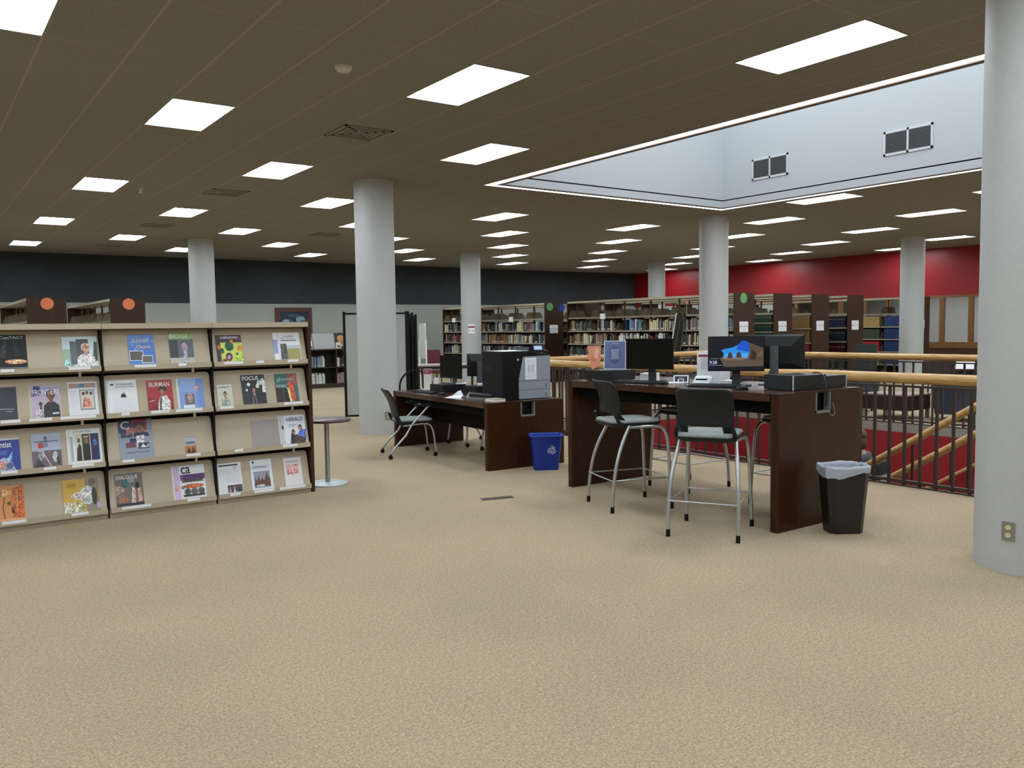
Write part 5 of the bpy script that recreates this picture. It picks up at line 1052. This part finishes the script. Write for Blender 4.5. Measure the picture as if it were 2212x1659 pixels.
def fill(rname, axis, fix, a, c, z, pal, bay, tmin=.016, tmax=.045, hmin=.2, hmax=.285, full=.85, depth=.17, sh=0, uni=False, inset=.012):
    u = a+.02; end = a+(c-a)*full; cols = pal; cur = rnd.choice(cols); run = 0; h = rnd.uniform(hmin, hmax); th = rnd.uniform(tmin, tmax)
    while u < end:
        if uni: t, hh = th, h
        else: t, hh = rnd.uniform(tmin, tmax), rnd.uniform(hmin, hmax)
        if run <= 0:
            cur = rnd.choice(cols); run = rnd.choice([1, 1, 1, 2, 3, 5]); 
            if uni: run = 999
        run -= 1
        if u+t > c-.02: break
        books.append((rname, sh, bay, cur if uni or rnd.random() > .22 else rnd.choice(['black', 'charcoal', 'brown']), fix, u, z, depth*rnd.uniform(.9, 1.05) if not uni else depth, t-(.004 if uni else .0015), hh, axis, inset+(0 if uni else rnd.uniform(.005, .03)))); u += t  # some spines turned dark at random, standing in for shaded gaps between books
        if not uni and rnd.random() < .03: u += rnd.uniform(.03, .12)
def rng(rname, fix, y0, y1, nb, zs, pals, hm=(.2, .285), tt=(.016, .045), ya=None, yb=None):
    bl = (y1-y0)/nb
    for s, z in enumerate(zs):
        for k in range(nb):
            a, c = y0+k*bl, y0+(k+1)*bl
            if ya is not None and (c < ya or a > yb): continue
            pal = pals[s] if s < len(pals) else MIX
            if isinstance(pal[0], list): pal = pal[(nb-1-k) % len(pal)]
            full = rnd.choice([.6, .75, .9, .95, .98])
            fill(rname, 'y', fix, a, c, z, pal, nb-k, tt[0], tt[1], hm[0], hm[1], full, sh=s)
Z5 = [1.475, 1.125, .775, .42, .08]
rng('green-dotted range', XB, 12.26, 18.0, 6, Z5, [[['dark green', 'teal', 'tan', 'charcoal', 'dark teal'], ['cream', 'tan', 'slate blue', 'white', 'charcoal'], ['purple', 'white', 'slate blue', 'grey', 'dark red', 'blue'], ['cream', 'pink', 'ivory', 'charcoal', 'black'], ['tan', 'pink', 'grey', 'charcoal', 'teal'], ['grey', 'pink', 'white', 'charcoal', 'slate blue']],
   [['cream', 'brown', 'tan', 'ivory', 'slate blue'], ['brown', 'tan', 'grey', 'pink'], ['white', 'white', 'pink', 'cream', 'grey'], ['white', 'cream', 'dark red', 'ivory', 'charcoal'], ['ivory', 'cream', 'charcoal', 'brown'], ['tan', 'ivory', 'charcoal', 'brown']],
   ['teal', 'dark teal', 'cream', 'slate blue', 'pink', 'charcoal', 'grey']])
rng('blue-dotted range', XA, 18.98, 24.55, 6, Z5, [[['cream', 'grey', 'charcoal', 'black', 'brown'], ['tan', 'charcoal', 'grey', 'pink'], ['tan', 'orange', 'black', 'brown'], ['navy', 'cream', 'grey', 'purple', 'white'], ['pale green', 'charcoal', 'cream', 'grey'], ['slate blue', 'white', 'grey', 'dark red', 'slate blue']],
   [['brown', 'dark red', 'pink', 'tan'], ['tan', 'brown', 'cream'], ['grey', 'slate blue', 'brown', 'tan'], ['orange', 'golden tan', 'brown', 'tan'], ['grey', 'cream', 'white', 'dark red', 'pink'], ['slate blue', 'white', 'teal', 'black', 'cream']],
   ['cream', 'white', 'purple', 'grey', 'charcoal', 'brown', 'white']])
for z, c, n in ((1.62, 'dark green', 0), (1.41, 'dark green', 1)):
    fill('green-volume range', 'y', 16.23, 12.3, 13.2, z, [c], 6, .045, .045, .175, .175, 1, .2, n, True)
    fill('green-volume range', 'y', 16.23, 13.25, 14.15, z, [c], 5, .045, .045, .175, .175, 1, .2, n, True)
for z, c, n in ((1.2, 'dark green', 2), (1.0, 'dark green', 3), (.42, 'dark red', 5), (.08, 'charcoal', 6)): fill('green-volume range', 'y', 16.23, 12.3, 13.2, z, [c], 6, .045, .045, .17, .17, 1, .2, n, True)
for s, (z, c) in enumerate(((1.475, 'golden tan'), (1.125, 'golden tan'), (.775, 'dark red'), (.42, 'black'), (.08, 'tan'))):
    for bay in (0, 1): fill('tan-volume range', 'y', 17.69, 12.3+.957*bay, 13.2+.957*bay, z, [c], 6-bay, .075, .075, .30, .30, 1, .24, s, True)
for s, (z, c) in enumerate(((1.475, 'navy'), (1.125, 'dark teal'), (.775, 'maroon'), (.42, 'moss green'), (.08, 'navy'))):
    for bay in (0, 1): fill('navy-volume range', 'y', 19.17, 12.3+.957*bay, 13.2+.957*bay, z, [c], 6-bay, .06, .06, .29, .29, 1, .24, s, True)
for s, (z, c, d) in enumerate(((1.475, 'gilt tan', 'blue'), (1.125, 'moss green', 'blue'), (.775, 'bright red', 'blue'), (.42, 'tan', 'blue'))):
    fill('column-side range', 'y', 22.3, 12.3, 13.15, z, [d], 6, .05, .05, .29, .29, 1, .24, s, True)
    fill('column-side range', 'y', 22.3, 13.25, 14.1, z, [c], 5, .05, .05, .28, .28, 1, .24, s, True)
    fill('column-side range', 'y', 22.3, 14.2, 15.1, z, [c], 4, .05, .05, .28, .28, .9, .24, s, True)
for s, z in enumerate((.575, .12)):
    for k in range(5):
        fill('low bookcase', 'x', 21.7, 7.1+k*.84, 7.1+(k+1)*.84-.03, z, [['grey', 'white', 'charcoal', 'cream'], ['cream', 'tan', 'white', 'slate blue'], ['tan', 'slate blue', 'grey', 'cream', 'pink', 'white'], ['cream', 'tan', 'pale green', 'pink', 'white', 'brown', 'grey', 'tan'], ['white', 'brown', 'grey', 'dark red']][k], k+1, .014, .035, .24, .31, rnd.choice([.6, .9]), .2, s)
# which of them the photo shows: a ray from the camera to the spine; the largest 300 stand as things of their own
bpy.context.view_layer.update(); dg = bpy.context.evaluated_depsgraph_get()
org = Vector((0, 0, HC)); scored = []
for k, bk in enumerate(books):
    (rn, sh, bay, c, fix, u, z, dp, t, h, ax, ins) = bk
    pts = [((fix+ins-.004, u+t/2, z+h*q) if ax == 'y' else (u+t/2, fix+ins-.004, z+h*q)) for q in (.35, .8)]
    vis = 0
    for p in pts:
        p = Vector(p)
        if not seen(p): continue
        d = p-org; hit = SC.ray_cast(dg, org+d.normalized()*.1, d.normalized(), distance=d.length-.12)
        if not hit[0]: vis += 1
    d2 = (Vector(pts[0])-org).length_squared; cosv = abs(pts[0][0] if ax == 'y' else pts[0][1])/math.sqrt(d2)
    scored.append((vis > 0, t*h*cosv/d2*(1 if vis else .001)*vis if vis else 0, k))
scored.sort(key=lambda s: -s[1]); indiv = {k for v, s, k in scored[:300] if v}
BPROTO = {}
def bmat(c):
    return mat(PAL[c], .5)
def book_geo(b, x0, y0, z0, dp, t, h, c, ax):
    m = bmat(c); pg = mat('#c6bfa9', .8)
    def bx(a0, a1, b0, b1, c0, c1, mm):
        if ax == 'y': b.box(x0+a0, x0+a1, y0+b0, y0+b1, z0+c0, z0+c1, mm)
        else: b.box(x0+b0, x0+b1, y0+a0, y0+a1, z0+c0, z0+c1, mm)
    w = min(.004, t*.2)
    bx(0, .006, 0, t, 0, h, m); bx(.006, dp, 0, w, 0, h, m); bx(.006, dp, t-w, t, 0, h, m); bx(.006, dp-.004, w, t-w, .004, h-.005, pg)
    sticker = (hash_(c, t, h) % 10) < 5 and dp < .2
    if sticker: bx(-.0006, 0, t*.05, t*.95, .025, .055, mat('#d5d6cf', .6))
    else: bx(-.0005, 0, t*.2, t*.8, h*.7, h*.74, mat('#b5a880', .5) if c in ('navy', 'dark green', 'black', 'maroon', 'teal', 'dark teal') else mat('#4a443c', .5))
def hash_(c, t, h): return int(t*100000)+int(h*10000)+len(c)
stuff = MB()
order = {}
for k, bk in enumerate(books):
    order.setdefault((bk[0], bk[1], bk[2]), []).append(k)
for key, ks in order.items():
    rn, sh, bay = key
    ks = sorted(ks, key=lambda q: -books[q][5]) if books[ks[0]][10] == 'y' else sorted(ks, key=lambda q: books[q][5])
    for n, k in enumerate(ks):
        (rn, sh, bay, c, fix, u, z, dp, t, h, ax, ins) = books[k]
        loc = (fix+ins, u, z) if ax == 'y' else (u, fix+ins, z)
        if k in indiv:
            b = MB(); book_geo(b, 0, 0, 0, dp, t, h, c, ax); o = b.build('book'); o.location = (loc[0], loc[1], loc[2]+.0005)
            size = 'thick' if t > .034 else ('slim' if t < .024 else 'medium')
            lab = '%s %s book, %s shelf of the %s, bay %s, %s from left' % (size, c, ORD[sh], rn, ['one', 'two', 'three', 'four', 'five', 'six', 'seven'][bay-1], ordn(n))
            if len(lab.split()) > 16: lab = lab.replace('book shelf', 'shelf').replace(' long range', ' range')
            tag(o, lab, 'book', 'library books on the shelves')
        else: book_geo(stuff, loc[0], loc[1], loc[2]+.0005, dp, t, h, c, ax)
o = stuff.build('books'); tag(o, 'the many remaining small library books lined up along the distant shelves', 'books', None, 'stuff')
